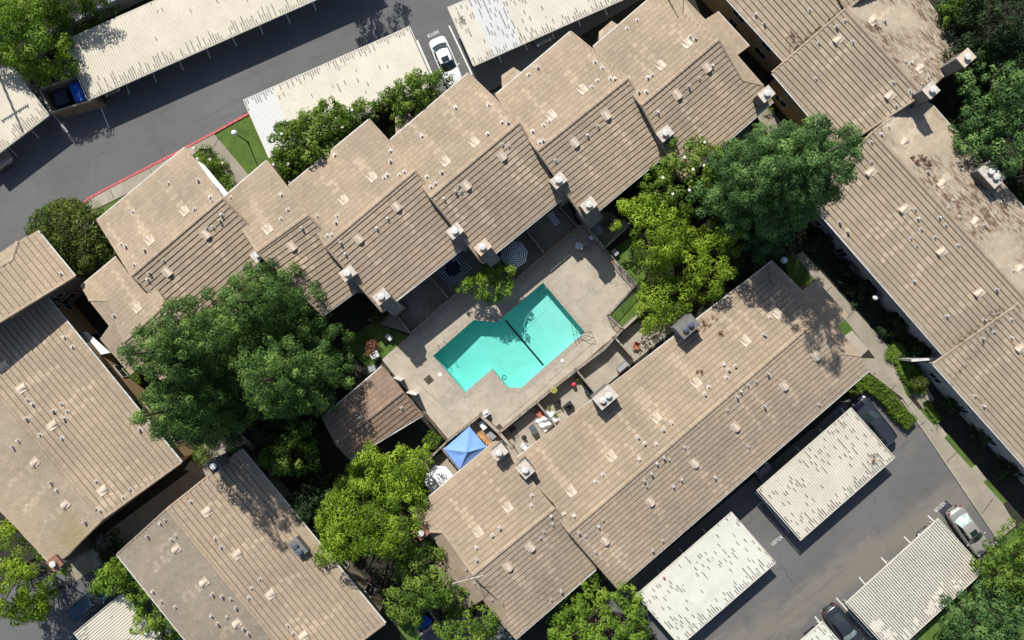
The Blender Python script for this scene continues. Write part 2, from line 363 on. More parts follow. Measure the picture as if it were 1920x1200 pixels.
# ------------------------------------------------------------------ roofs and houses
class Plane:
    """roof plane through a level line a-b (survey px, height z0) and a level line through c at height z1"""
    def __init__(s, a, b, z0, c, z1):
        A = P(*a, z0); B = P(*b, z0); Cc = P(*c, z1); u = (B-A); u.z = 0; u.normalize()
        n2 = Vector((-u.y, u.x, 0)); d = (Cc-A).dot(n2)
        s.u = u; up = -n2 if d > 0 else n2; s.g = up*abs((z0-z1)/d); s.A = A
        s.up = up; s.slope = abs((z0-z1)/d)
        if z1 > z0: s.g = -s.g; s.up = -up
        s.v3 = Vector((s.up.x, s.up.y, s.slope)).normalized()
        s.n = s.u.cross(s.v3)
        if s.n.z < 0: s.u = -s.u; s.n = -s.n
    def z(s, x, y): return s.A.z+(x-s.A.x)*s.g.x+(y-s.A.y)*s.g.y
    def px(s, px, py):
        # ray from the survey camera through the pixel onto the plane
        d = Vector(((px-960)/20.0, (600-py)/20.0, -CAMH)); o = Vector((0, 0, CAMH))
        den = d.z-(d.x*s.g.x+d.y*s.g.y); t = (s.A.z-s.A.x*s.g.x-s.A.y*s.g.y-CAMH)/den
        return o+d*t
    def ab(s, p): d = p-s.A; return d.dot(s.u), d.dot(s.v3)
    def at(s, a, b, n=0): return s.A+s.u*a+s.v3*b+s.n*n
def clip(poly, x0, x1, y0, y1):
    for ax, lim, sg in ((0, x0, 1), (0, x1, -1), (1, y0, 1), (1, y1, -1)):
        out = []; n = len(poly)
        for i in range(n):
            p, q = poly[i], poly[(i+1) % n]; dp = (p[ax]-lim)*sg; dq = (q[ax]-lim)*sg
            if dp >= 0: out.append(p)
            if dp*dq < 0:
                t = dp/(dp-dq); out.append((p[0]+(q[0]-p[0])*t, p[1]+(q[1]-p[1])*t))
        poly = out
        if len(poly) < 3: return []
    return poly
def area(p): return abs(sum(p[i][0]*p[(i+1) % len(p)][1]-p[(i+1) % len(p)][0]*p[i][1] for i in range(len(p))))/2
TW, TE, TT, GAP = .38, .44, .074, .0085
DS = .84   # share of the exposed tile above which course-gap shade, with grime, is painted
TILE_ME = {}
def tile_mesh(mat, exp, k):
    key = (mat, round(exp, 3), k)
    if key not in TILE_ME:
        mb = MB(); r = random.Random(k*31+5); mb.tn = .97 if k == 6 else .15+.11*k
        w = TW-GAP; h0 = .004; h1 = TT*(.85+.3*r.random()); s = .008*(r.random()-.5)
        x = [-w/2, -w/6, w/6, w/2]; c = [0, .006, .006, 0]
        hd = h1+(h0-h1)*DS
        vs = [(x[i], 0, h1+c[i]+s*x[i]) for i in range(4)]+[(x[i], exp*DS, hd+c[i]) for i in range(4)]+[(-w/2, 0, -.02), (w/2, 0, -.02), (-w/2, exp, -.02), (w/2, exp, -.02), (-w/2, exp*1.02, h0), (w/2, exp*1.02, h0)]
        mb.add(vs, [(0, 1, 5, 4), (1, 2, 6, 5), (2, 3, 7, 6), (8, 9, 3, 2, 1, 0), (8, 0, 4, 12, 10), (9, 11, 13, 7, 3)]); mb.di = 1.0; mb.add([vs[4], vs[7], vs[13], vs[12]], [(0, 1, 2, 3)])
        TILE_ME[key] = mb.mesh('roof_tile', mat, tone=True)
    return TILE_ME[key]
def part_at(name, me, root, M):
    o = bpy.data.objects.new(name, me); C.objects.link(o); o.parent = root
    o.matrix_local = Matrix.Translation(-Vector(ROOT0[root.name])) @ M; return o
ROOT0 = {}
def streaky(pl, vents, a, b):
    for va, vb, w, L in vents:
        if abs(a-va) < w and 0 < vb-b < L: return True
    return False
def lay_tiles(root, pl, polypx, mat, singles, seed, vents=()):
    r = random.Random(seed); exp = TE/math.cos(math.atan(pl.slope))
    P3 = [pl.px(*q) for q in polypx]; ab = [pl.ab(p) for p in P3]
    a0, a1 = min(a for a, b in ab), max(a for a, b in ab); b0, b1 = min(b for a, b in ab), max(b for a, b in ab)
    full = []; mb = MB()
    nb = int(math.ceil((b1-b0)/exp))
    for j in range(nb):
        y0 = b0+j*exp; off = (.5 if j % 2 else 0)*TW+r.uniform(-.02, .02)
        na = int((a1-a0)/TW)+2
        for i in range(-1, na):
            x0 = a0+i*TW+off; q = clip(ab, x0+GAP/2, x0+TW-GAP/2, y0, y0+exp)
            if len(q) < 3: continue
            A = area(q)
            if A < .01: continue
            if A > .985*(TW-GAP)*exp: full.append((x0+TW/2, y0)); continue
            # a cut tile
            mb.tn = .15+.65*r.random()
            if streaky(pl, vents, x0+TW/2, y0): mb.tn = .97
            h = lambda b: TT*(1-(b-y0)/exp)+.004
            n = len(q); ar = sum(q[k][0]*q[(k+1) % n][1]-q[(k+1) % n][0]*q[k][1] for k in range(n))
            if ar < 0: q = q[::-1]
            vs = [pl.at(a, b, h(b)) for a, b in q]+[pl.at(a, b, -.02) for a, b in q]
            mb.add(vs, [tuple(range(n))]+[(k, n+k, n+(k+1) % n, (k+1) % n) for k in range(n)])
    return full, mb, exp
def caps(root, a, b, mat, w=.20, h=.08, L=.42, name='ridge_tile', lift=.03):
    """overlapping cap tiles along a line, each a part"""
    a = Vector(a); b = Vector(b); d = b-a; n = max(1, int(d.length/L)); d.normalize()
    sx = d.cross(Vector((0, 0, 1))).normalized(); up = sx.cross(d)
    key = (mat, w, h, round((b-a).length/n, 3))
    st = (b-a).length/n
    k = (mat, w, h, round(st, 2), 'cap')
    mes = TILE_ME.get(k)
    if mes is None:
        mes = []
        for t in (.25, .5, .8):
            mb = MB(); mb.tn = t; rr = [(-w, -.05), (-w*.55, h*.75), (0, h), (w*.55, h*.75), (w, -.05)]
            vs = [(x, -st*.52, z+.025) for x, z in rr]+[(x*.9, st*.56, z*.85) for x, z in rr]
            mb.add(vs, [(i, i+1, i+6, i+5) for i in range(4)]+[(4, 3, 2, 1, 0), (5, 6, 7, 8, 9)]); mes.append(mb.mesh(name, mat, tone=True))
        TILE_ME[k] = mes
    for i in range(n):
        c = a+d*st*(i+.5)+Vector((0, 0, lift))
        M = Matrix.Translation(c) @ Matrix((( sx.x, d.x, up.x, 0), (sx.y, d.y, up.y, 0), (sx.z, d.z, up.z, 0), (0, 0, 0, 1)))
        part_at(name, random.choice(mes), root, M)
def offset(poly, d):
    n = len(poly); ar = sum(poly[i][0]*poly[(i+1) % n][1]-poly[(i+1) % n][0]*poly[i][1] for i in range(n)); s = 1 if ar > 0 else -1
    out = []
    for i in range(n):
        p0, p1, p2 = poly[i-1], poly[i], poly[(i+1) % n]
        e1 = Vector((p1[0]-p0[0], p1[1]-p0[1])).normalized(); e2 = Vector((p2[0]-p1[0], p2[1]-p1[1])).normalized()
        n1 = Vector((-e1.y, e1.x))*s; n2 = Vector((-e2.y, e2.x))*s; m = (n1+n2)
        if m.length < .2: m = n1
        m.normalize(); k = d/max(.35, m.dot(n1)); out.append((p1[0]+m.x*k, p1[1]+m.y*k))
    return out
WINME = {}
def window(root, c, t, nrm, w, h, door=False):
    """frame with a recessed pane, let into the wall at c; t along the wall, nrm outwards"""
    M = Matrix.Translation(c) @ Matrix(((t.x, nrm.x, 0, 0), (t.y, nrm.y, 0, 0), (0, 0, 1, 0), (0, 0, 0, 1)))
    k = (w, h, door)
    if k not in WINME:
        f = MB(); b = .06
        for x0, x1, z0, z1 in ((-w/2, w/2, -h/2, -h/2+b), (-w/2, w/2, h/2-b, h/2), (-w/2, -w/2+b, -h/2+b, h/2-b), (w/2-b, w/2, -h/2+b, h/2-b), (-.02, .02, -h/2+b, h/2-b)): f.box(x0, x1, -.02, .05, z0, z1)
        g = MB(); g.box(-w/2+b, w/2-b, -.01, .02, -h/2+b, h/2-b)
        WINME[k] = (f.mesh('window', 'frame_white'), g.mesh('pane', 'glass_dark'))
    o = part_at('door' if door else 'window', WINME[k][0], root, M)
    p = bpy.data.objects.new('pane', WINME[k][1]); C.objects.link(p); p.parent = o
def wall_windows(root, poly, ztop):
    n = len(poly)
    for i in range(n):
        a = Vector((*poly[i], 0)); b = Vector((*poly[(i+1) % n], 0)); L = (b-a).length
        if L < 5: continue
        t = (b-a).normalized(); nr = Vector((t.y, -t.x, 0)); cen = Vector((sum(p[0] for p in poly)/n, sum(p[1] for p in poly)/n, 0)); mid = (a+b)/2
        if nr.dot(cen-mid) > 0: nr = -nr
        if nr.dot(-mid) <= 0: continue
        k = int(L/3.4)
        for j in range(k):
            c = a+t*(L*(j+.5)/k)
            if ztop > 3.9: window(root, Vector((c.x, c.y, 3.35))+nr*.005, t, nr, 1.5 if j % 2 else 1.1, 1.05)
            if j % 3 == 1: window(root, Vector((c.x, c.y, 1.06))+nr*.005, t, nr, 1.0, 2.1, True)
            else: window(root, Vector((c.x, c.y, 1.5))+nr*.005, t, nr, 1.4, 1.1)
VENT_ME = {}
def vent_mesh():
    if 'v' not in VENT_ME:
        mb = MB(); n = 8
        f = [(-.31*math.cos(math.pi*k/n), -.36, .30*math.sin(math.pi*k/n)) for k in range(n+1)]
        g = [(-.15*math.cos(math.pi*k/n), .36, .07*math.sin(math.pi*k/n)+.03) for k in range(n+1)]
        mb.add(f+g, [(k, k+1, n+2+k, n+1+k) for k in range(n)]+[tuple(range(n+1, 2*n+2))])
        mb.box(-.36, .36, -.38, .44, .04, .082)
        mb.m = 1; mb.add([(x*.93, -.33, z*.93) for x, y, z in f], [tuple(range(n+1))[::-1]]); VENT_ME['v'] = mb.mesh('roof_vent', ['vent_tan', 'vent_dark'])
        for i, (hh, rr) in enumerate(((.30, .065), (.24, .05), (.36, .08))):
            q = MB(); q.lathe([(rr, 0), (rr, hh), (rr*1.35, hh), (rr*1.35, hh+.05), (0, hh+.07)], n=10); q.m = 1
            q.lathe([(rr*1.6, .05), (rr*1.2, .13), (rr, .15)], n=8); VENT_ME[i] = q.mesh('vent_pipe', ['metal_white' if i == 0 else 'pipe_metal', 'flash_metal'])
            q = MB(); q.box(-.17, .17, -.15, .17, .045, .078); VENT_ME[(i, 'f')] = q.mesh('flashing', 'flash_metal')
def put_vents(root, pl, big, small, r):
    vent_mesh()
    for q in big:
        p = pl.px(*q)+pl.n*.02
        M = Matrix.Translation(p) @ Matrix(((pl.u.x, pl.v3.x, pl.n.x, 0), (pl.u.y, pl.v3.y, pl.n.y, 0), (pl.u.z, pl.v3.z, pl.n.z, 0), (0, 0, 0, 1)))
        part_at('roof_vent', VENT_ME['v'], root, M)
    for q in small:
        p = pl.px(*q); i = r.choice((0, 1, 1, 1, 2)); o = part_at('vent_pipe', VENT_ME[i], root, Matrix.Translation(p))
        M = Matrix(((pl.u.x, pl.v3.x, pl.n.x, 0), (pl.u.y, pl.v3.y, pl.n.y, 0), (pl.u.z, pl.v3.z, pl.n.z, 0), (0, 0, 0, 1)))
        f = bpy.data.objects.new('flashing', VENT_ME[(i, 'f')]); C.objects.link(f); f.parent = o; f.matrix_local = M
def chimney(root, px, py, zt, zb, a, b, u, capm='chim_cap', flues=1, wall='chim_grey', flue='metal_white', rusty=False, shoulder=False):
    """stucco chimney a (along u) by b, its top centred on the survey pixel; cap and flues are sub-parts"""
    c = P(px, py, zt); v = Vector((-u.y, u.x, 0))
    def quad(k, e=0): return [(c+u*(sx*(a/2+e))+v*(sy*(b/2+e))).to_2d()[:] for sx, sy in ((-1, -1), (1, -1), (1, 1), (-1, 1))]
    mb = MB(); mb.prism(quad(0), zb, zt-.10); ch = mb.build('chimney', wall, root)
    mb = MB(); mb.prism(quad(0, .06), zt-.10, zt)
    if rusty: mb.m = 1; mb.prism([(c+u*(a*x)+v*(b*y)).to_2d()[:] for x, y in ((.12, .02), (.42, .06), (.38, .40), (.2, .3))], zt, zt+.006)
    org = ROOT0[root.name]
    if shoulder:   # the wider chase steps out below the cap with a sloping shoulder
        vd = v if v.y < 0 else -v; f = c+vd*(b/2); o2 = f+vd*1.15; s_ = u*(a/2*.96); sm = MB()
        sm.add([f+s_+Vector((0, 0, -.22)), f-s_+Vector((0, 0, -.22)), o2-s_+Vector((0, 0, -1.9)), o2+s_+Vector((0, 0, -1.9))]+[Vector((q.x, q.y, 0)) for q in (f+s_, f-s_, o2-s_, o2+s_)], [(0, 1, 2, 3), (3, 2, 6, 7), (0, 3, 7, 4), (1, 5, 6, 2), (0, 4, 5, 1)])
        so = bpy.data.objects.new('shoulder', sm.mesh('shoulder', wall, org)); C.objects.link(so); so.parent = ch
    def sub(mb, n, mt):
        o = bpy.data.objects.new(n, mb.mesh(n, mt, org, smooth=False)); C.objects.link(o); o.parent = ch; return o
    sub(mb, 'chimney_cap', [capm, 'rust'])
    for k in range(flues):
        f = c+u*((k-(flues-1)/2)*.62); mb = MB()
        mb.lathe([(.15, zt), (.15, zt+.2), (.27, zt+.2), (.27, zt+.34), (0, zt+.38)], f.x, f.y, 18); sub(mb, 'flue', flue)
def house(name, label, cat, wall, slopes, body, ridges=(), rakes=(), eaves=(), group=None, chims=(), tone=0, windows=True, maxsingle=300, insets=.5):
    """slopes: dicts(ridge=(a,b), zr, eave=c, ze, poly, mat, big, small)"""
    pls = [Plane(s['l'][0], s['l'][1], s['z'][0], s['c'], s['z'][1]) for s in slopes]
    bd = [pls[k].px(x, y) for x, y, k in body]; cx = sum(p.x for p in bd)/len(bd); cy = sum(p.y for p in bd)/len(bd)
    root = empty(name, (cx, cy, 0), label, cat, group); ROOT0[root.name] = (cx, cy, 0); ROOT[root.name] = (cx, cy, 0)
    sd = len(ROOT0)*17; r = random.Random(sd); allfull = []; rest = MB(); mats = []
    for k, (s, pl) in enumerate(zip(slopes, pls)):
        vs_ = []
        for q in s.get('big', ()): A_ = pl.ab(pl.px(*q)); vs_ += [(A_[0]-.2, A_[1], .14, r.uniform(2, 5)), (A_[0]+.22, A_[1], .12, r.uniform(1, 4.5))]
        for q in s.get('small', ()):
            if r.random() < .3: A_ = pl.ab(pl.px(*q)); vs_.append((A_[0], A_[1], .19, r.uniform(1, 5)))
        full, mb, exp = lay_tiles(root, pl, s['poly'], s['mat'], True, sd+k, vs_); s['vs'] = vs_
        if s['mat'] not in mats: mats.append(s['mat'])
        mi = mats.index(s['mat']); rest.m = mi
        o = len(rest.v); rest.v += [tuple(v) for v in mb.v]
        for f, t in zip(mb.f, mb.t): rest.f.append(tuple(o+i for i in f)); rest.t.append(t); rest.mi.append(mi); rest.dt.append(0.0)
        for a, b in full: allfull.append((pl, a, b, exp, s['mat'], mi, streaky(pl, vs_, a, b)))
        # deck and boarded underside
        w = [pl.px(*q)-pl.n*.03 for q in s['poly']]
        dk = MB(); dk.prism([(p.x, p.y) for p in w], [p.z-.17 for p in w], [p.z for p in w]); dk.build('roof_deck', 'roof_under', root)
        put_vents(root, pl, s.get('big', ()), s.get('small', ()), r)
    def seen(t):
        p = t[0].at(t[1], t[2]); k = CAMH/(CAMH-p.z)*20; x, y = p.x*k, p.y*k
        return (0 if abs(x) < 955 and abs(y) < 595 else 1e6)+math.hypot(x, y)
    allfull.sort(key=seen)
    for (pl, a, b, exp, mt, mi, sk) in allfull[:maxsingle]:
        p = pl.at(a, b)
        M = Matrix.Translation(p) @ Matrix(((pl.u.x, pl.v3.x, pl.n.x, 0), (pl.u.y, pl.v3.y, pl.n.y, 0), (pl.u.z, pl.v3.z, pl.n.z, 0), (0, 0, 0, 1)))
        part_at('roof_tile', tile_mesh(mt, exp, 6 if sk else min(5, int(abs(r.gauss(2.8, 1.5))))), root, M)
    for (pl, a, b, exp, mt, mi, sk) in allfull[maxsingle:]:
        rest.m = mi; rest.tn = .97 if sk else min(.8, max(.05, r.gauss(.45, .18))); w = TW-GAP; h1 = TT*r.uniform(.85, 1.15)
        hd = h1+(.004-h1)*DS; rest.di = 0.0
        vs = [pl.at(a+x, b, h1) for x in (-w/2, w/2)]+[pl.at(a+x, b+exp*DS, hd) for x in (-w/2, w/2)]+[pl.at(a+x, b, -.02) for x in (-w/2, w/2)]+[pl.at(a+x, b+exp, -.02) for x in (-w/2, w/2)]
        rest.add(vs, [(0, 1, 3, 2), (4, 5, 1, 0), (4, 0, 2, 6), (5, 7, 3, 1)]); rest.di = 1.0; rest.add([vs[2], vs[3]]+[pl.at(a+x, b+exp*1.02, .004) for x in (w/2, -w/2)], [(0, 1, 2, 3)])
    if rest.f:
        o = rest.build('cut_tiles', mats, root, tone=True); o['kind'] = 'stuff'
    # walls
    pl2 = offset([(p.x, p.y) for p in bd], insets)
    tops = []
    main = [q for q, s in zip(pls, slopes) if not s.get('low')]
    for x, y in pl2: tops.append(max(.5, min(q.z(x, y) for q in main)-.3))
    mb = MB(); mb.prism(pl2, 0.0, tops); mb.build('wall', wall, root)
    if windows: wall_windows(root, pl2, min(tops))
    for s, pl in zip(slopes, pls):
        if s.get('low'):
            w = [pl.px(*q) for q in s['poly']]; q2 = offset([(p.x, p.y) for p in w], .35)
            mb = MB(); mb.prism(q2, 0.0, [max(.3, pl.z(x, y)-.3) for x, y in q2]); mb.build('porch_wall', wall, root)
    for a, b, k in ridges: caps(root, pls[k].px(*a), pls[k].px(*b), slopes[k]['mat'])
    for a, b, k in rakes: caps(root, pls[k].px(*a), pls[k].px(*b), slopes[k]['mat'], w=.13, h=.08, name='rake_tile', lift=.0)
    for a, b, k in eaves:
        A = pls[k].px(*a); B = pls[k].px(*b); out = -pls[k].up
        g = MB(); g.beam(A+out*.07-Vector((0, 0, .06)), B+out*.07-Vector((0, 0, .06)), .11, .12); g.build('gutter', 'gutter_white', root)
    for ch in chims:
        d = dict(ch); chimney(root, d.pop('x'), d.pop('y'), d.pop('zt', 6.4), d.pop('zb', 0), d.pop('a', 1.15), d.pop('b', .85), pls[d.pop('k', 0)].u, **d)
    return root, pls
def gable(name, label, ridge, nw, se, zr=6.9, ze=4.8, mats=('tile_tan', 'tile_tan'), wall='wall_tan', extra=(), bignw=(), smnw=(), bigse=(), smse=(), cat='house', xrakes=(), xridges=(), xeaves=(), **kw):
    """ridge (L,R) px; nw, se: eave corner px (L,R), optional extra outline points between
       nw = (L, R [, pts from R to ridgeR]) """
    (rl, rr) = ridge
    s1 = dict(l=(rl, rr), z=(zr, ze), c=((nw[0][0]+nw[1][0])/2, (nw[0][1]+nw[1][1])/2), poly=kw.pop('nwpoly', [nw[0], nw[1], rr, rl]), mat=mats[0], big=bignw, small=smnw)
    s2 = dict(l=(rl, rr), z=(zr, ze), c=((se[0][0]+se[1][0])/2, (se[0][1]+se[1][1])/2), poly=kw.pop('sepoly', [rl, rr, se[1], se[0]]), mat=mats[1], big=bigse, small=smse)
    body = kw.pop('body', [(*nw[0], 0), (*nw[1], 0), (*rr, 0), (*se[1], 1), (*se[0], 1), (*rl, 0)])
    rk = kw.pop('rk', [(nw[0], rl, 0), (nw[1], rr, 0), (rl, se[0], 1), (rr, se[1], 1)])
    ev = kw.pop('ev', [(nw[0], nw[1], 0), (se[0], se[1], 1)])
    return house(name, label, cat, wall, [s1, s2]+list(extra), body, ridges=[(rl, rr, 0)]+list(xridges), rakes=list(rk)+list(xrakes), eaves=list(ev)+list(xeaves), **kw)
G1 = 'stepped townhouses along the top of the pool'
gable('townhouse', 'leftmost full townhouse roof beside the red kerb, with pale streaks under its vents', ((247, 517), (417, 372)), ((183, 413), (347, 277)), ((383, 633), (543, 497)), group=G1,
    bignw=[(347, 396), (282, 451)], smnw=[(316, 343), (250, 397), (372, 338), (395, 370), (398, 377), (365, 392), (228, 458), (237, 462), (272, 469), (252, 496)],
    bigse=[(386, 440), (314, 510)], smse=[(413, 414), (400, 426), (416, 403), (388, 428), (307, 488), (281, 512), (278, 524)], chims=[dict(x=485, y=477)])
gable('townhouse', 'narrow low townhouse roof between the concrete walkway and the big dark tree', ((482, 472), (577, 403)), ((418, 372), (500, 302)), ((605, 591), (693, 526)), group=G1,
    bignw=[(503, 430)], smnw=[(528, 365), (540, 393), (527, 410), (433, 370)], bigse=[(547, 462)], smse=[(567, 428)], chims=[dict(x=652, y=512, zt=6.65, shoulder=True, rusty=True)])
gable('townhouse', 'townhouse roof just right of the narrow one, its top corner in the magnolia shade', ((610, 462), (778, 320)), ((542, 348), (692, 225)), ((716, 584), (881, 454)), group=G1,
    bignw=[(698, 332), (645, 375)], smnw=[(628, 291), (732, 283), (732, 302), (720, 333), (726, 328), (749, 328), (758, 322), (595, 405), (630, 417), (632, 405), (613, 442), (622, 440)],
    bigse=[(672, 448), (743, 388)], smse=[(727, 410), (707, 428), (639, 455), (648, 476)], chims=[dict(x=715, y=556, zt=6.65, shoulder=True, rusty=True), dict(x=853, y=433, zt=6.65, shoulder=True)])
gable('townhouse', 'middle townhouse roof whose top corner nearly touches the white car', ((807, 370), (973, 230)), ((732, 263), (878, 138)), ((905, 493), (1055, 371)), group=G1,
    bignw=[(889, 267), (835, 303)], smnw=[(854, 202), (916, 197), (791, 255), (914, 251), (828, 323), (800, 331), (816, 344), (808, 350), (941, 229), (952, 230)],
    bigse=[(874, 348), (941, 293)], smse=[(865, 359), (854, 359), (860, 348), (833, 373), (942, 271), (954, 274)], chims=[dict(x=905, y=463, zt=6.65, shoulder=True, rusty=True, capm='vent_tan'), dict(x=1047, y=338, zt=6.65, shoulder=True, rusty=True)])
gable('townhouse', 'townhouse roof with a grey side wall at the upper corner of the pool deck', ((1008, 283), (1177, 147)), ((930, 178), (1070, 60)), ((1098, 414), (1255, 283)), group=G1, wall='wall_grey',
    bignw=[(1092, 168), (1034, 217)], smnw=[(1008, 127), (991, 140), (1115, 116), (1129, 128), (1109, 163), (1120, 151), (1144, 148), (1152, 148), (1029, 228), (1019, 235), (998, 246), (1011, 267), (1018, 264)],
    bigse=[(1136, 216), (1077, 268)], smse=[(1121, 237), (1101, 254), (1041, 301)], chims=[dict(x=1104, y=384, zt=6.65, shoulder=True, rusty=True), dict(x=1247, y=250, zt=6.65, shoulder=True, rusty=True)])
PORCH = dict()
# sixth house with the broad pale lean-to on its right end
ne6 = dict(l=((1321, 37), (1382, 104)), z=(4.7, 5.3), c=((1279+1346)/2-8, 52), mat='tile_side',
           poly=[(1279, -54), (1287, 0), (1321.5, 37), (1345, 22.5), (1404, 87), (1382, 104), (1431, 160), (1391, 151), (1378, 135), (1340, 90), (1270, 30), (1250, -10)])
ne6['l'] = ((1321, 37), (1431, 160)); ne6['c'] = (1346, 92); ne6['low'] = True
gable('townhouse', 'rightmost townhouse roof of the stepped row with a pale lean-to on its end', ((1203, 197), (1347, 75)), ((1113, 88), (1279, -54)), ((1278, 339), (1449, 190)), group=G1,
    nwpoly=[(1113, 88), (1279, -54), (1279, 24), (1304, 41), (1347, 75), (1203, 197)], sepoly=[(1203, 197), (1347, 75), (1353, 81), (1379, 126), (1391, 151), (1431, 160), (1449, 190), (1278, 339)],
    body=[(1113, 88, 0), (1270, -46, 0), (1340, 68, 0), (1425, 205, 1), (1278, 339, 1), (1203, 197, 0)],
    extra=[ne6], rk=[((1113, 88), (1203, 197), 0), ((1203, 197), (1278, 339), 1), ((1347, 75), (1279, 24), 0), ((1347, 75), (1391, 151), 1), ((1391, 151), (1431, 160), 1), ((1279, 24), (1279, -54), 0)],
    bignw=[(1287, 82), (1238, 123)], smnw=[(1194, 38), (1175, 54), (1293, 69), (1303, 73), (1222, 141), (1214, 146), (1211, 172), (1178, 147), (1197, 173)],
    bigse=[(1325, 127), (1269, 178)], smse=[(1335, 124), (1311, 147), (1291, 163), (1233, 211)], chims=[dict(x=1437, y=176, zt=6.8)], xeaves=[((1345, 22.5), (1404, 87), 2)])
# half-hidden house at the left end
sw0 = dict(l=((188, 635), (246, 703)), z=(4.7, 5.4), c=(222, 612), mat='tile_side', low=True, poly=[(167, 563), (205, 564), (223, 615), (262, 660), (290, 700), (262, 687), (246, 703), (188, 635), (205, 611)])
gable('townhouse', 'cream-tiled roof at the far left end of the row, under the big dark trees', ((232, 642), (311, 571)), ((152, 537), (218, 482)), ((352, 765), (441, 686)), group=G1,
    nwpoly=[(152, 537), (218, 482), (243, 515), (276, 552), (290, 540), (311, 571), (232, 642), (205, 564), (167, 563)],
    body=[(165, 540, 0), (218, 490, 0), (295, 571, 0), (441, 686, 1), (352, 765, 1), (232, 642, 0)], extra=[sw0], rk=[((167, 563), (205, 564), 0), ((205, 564), (232, 642), 0), ((290, 540), (311, 571), 0)],
    bignw=[(258, 577)], smnw=[(215, 592)])
# long building below the pool
ne7 = dict(l=((1449, 490), (1614, 668)), z=(4.7, 5.4), c=(1540, 622), mat='tile_side', low=True,
           poly=[(1449, 490), (1504, 545), (1529, 525), (1590, 592), (1569, 614), (1614, 668), (1576, 663), (1560, 650), (1520, 600), (1470, 560), (1445, 526), (1440, 500)])
gable('apartment_building', 'long apartment roof below the pool with two double-flue chimneys', ((1067, 998), (1535, 596)), ((968, 860), (1449, 490)), ((1158, 1103), (1628, 695)), cat='building',
    nwpoly=[(968, 860), (1030, 809), (1449, 490), (1458, 526), (1486, 554), (1535, 596), (1067, 998), (1040, 947), (1003, 907)],
    sepoly=[(1067, 998), (1535, 596), (1548, 616), (1576, 663), (1614, 668), (1628, 695), (1158, 1103)],
    body=[(968, 860, 0), (1440, 500, 0), (1520, 600, 0), (1605, 710, 1), (1158, 1103, 1), (1067, 998, 0)], extra=[ne7],
    rk=[((968, 860), (1067, 998), 0), ((1067, 998), (1158, 1103), 1), ((1458, 526), (1535, 596), 0), ((1535, 596), (1576, 663), 1), ((1576, 663), (1614, 668), 1)],
    bignw=[(1397, 639), (1305, 717), (1230, 783), (1146, 855), (1071, 921), (1457, 588)],
    smnw=[(1433, 628), (1378, 686), (1356, 683), (1365, 693), (1361, 707), (1328, 725), (1321, 739), (1259, 793), (1243, 805), (1196, 819), (1230, 832), (1208, 831), (1198, 860), (1130, 889), (1116, 902), (1076, 966), (1057, 963), (1443, 595), (1434, 629)],
    bigse=[(1301, 868), (1218, 940), (1133, 1013), (1378, 800), (1469, 723), (1529, 667)],
    smse=[(1283, 838), (1254, 861), (1244, 857), (1231, 868), (1221, 887), (1207, 900), (1212, 911), (1277, 898), (1262, 911), (1340, 894), (1403, 837), (1130, 974), (1122, 986), (1085, 997), (1098, 1004), (1117, 1034), (1242, 1013), (1223, 1030), (1439, 700), (1535, 758), (1433, 761), (1417, 715), (1402, 722), (1388, 733), (1381, 743), (1363, 768)],
    chims=[dict(x=1135, y=745, zt=6.9, zb=4.6, a=1.75, b=1.2, flues=2, rusty=True), dict(x=1289, y=612, zt=6.9, zb=4.6, a=1.75, b=1.2, flues=2, capm='chim_grey', flue='steel', rusty=True), dict(x=985, y=880, zt=6.9, zb=4.6, a=1.0, b=1.2, rusty=True)])
sw8 = dict(l=((803, 997), (947, 1176)), z=(4.7, 5.4), c=(880, 1070), mat='tile_side', low=True,
           poly=[(803, 997), (830, 998), (887, 1078), (944, 1132), (949, 1131), (947, 1176), (903, 1125), (917, 1117), (873, 1142), (806, 1062), (835, 1042)])
sw8['poly'] = [(803, 997), (830, 998), (887, 1078), (944, 1132), (947, 1176), (906, 1124), (873, 1142), (808, 1062), (836, 1042)]
sw8['small'] = [(874, 1067), (877, 1081), (889, 1092), (922, 1123)]
gable('apartment_building', 'apartment roof at the bottom centre with a TV aerial and a round red-capped chimney', ((887, 1078), (1040, 952)), ((770, 962), (927, 830)), ((966, 1198), (1117, 1067)), cat='building',
    nwpoly=[(770, 962), (929, 826), (955, 838), (1003, 907), (1040, 952), (887, 1078), (830, 998), (803, 997)],
    sepoly=[(887, 1078), (1040, 952), (1050, 963), (1117, 1067), (966, 1198), (947, 1176), (944, 1132)],
    body=[(785, 970, 0), (945, 838, 0), (1040, 952, 0), (1117, 1067, 1), (966, 1190, 1), (887, 1078, 0)], extra=[sw8],
    rk=[((803, 997), (830, 998), 0), ((830, 998), (887, 1078), 0), ((1040, 952), (1117, 1067), 1), ((887, 1078), (944, 1132), 1), ((944, 1132), (947, 1176), 1)],
    bignw=[(952, 950), (897, 997)], smnw=[(937, 989), (923, 1003), (893, 1026), (894, 1048), (997, 928), (996, 947)],
    bigse=[(994, 1025), (952, 1062)], smse=[(1036, 982), (1020, 996), (1013, 1007), (1033, 967), (1052, 1107), (1033, 1123)],
    chims=[dict(x=936, y=848, zt=6.9, zb=4.6, rusty=True), dict(x=790, y=998, zt=6.0, capm='brick_red', a=.95, b=.95)])
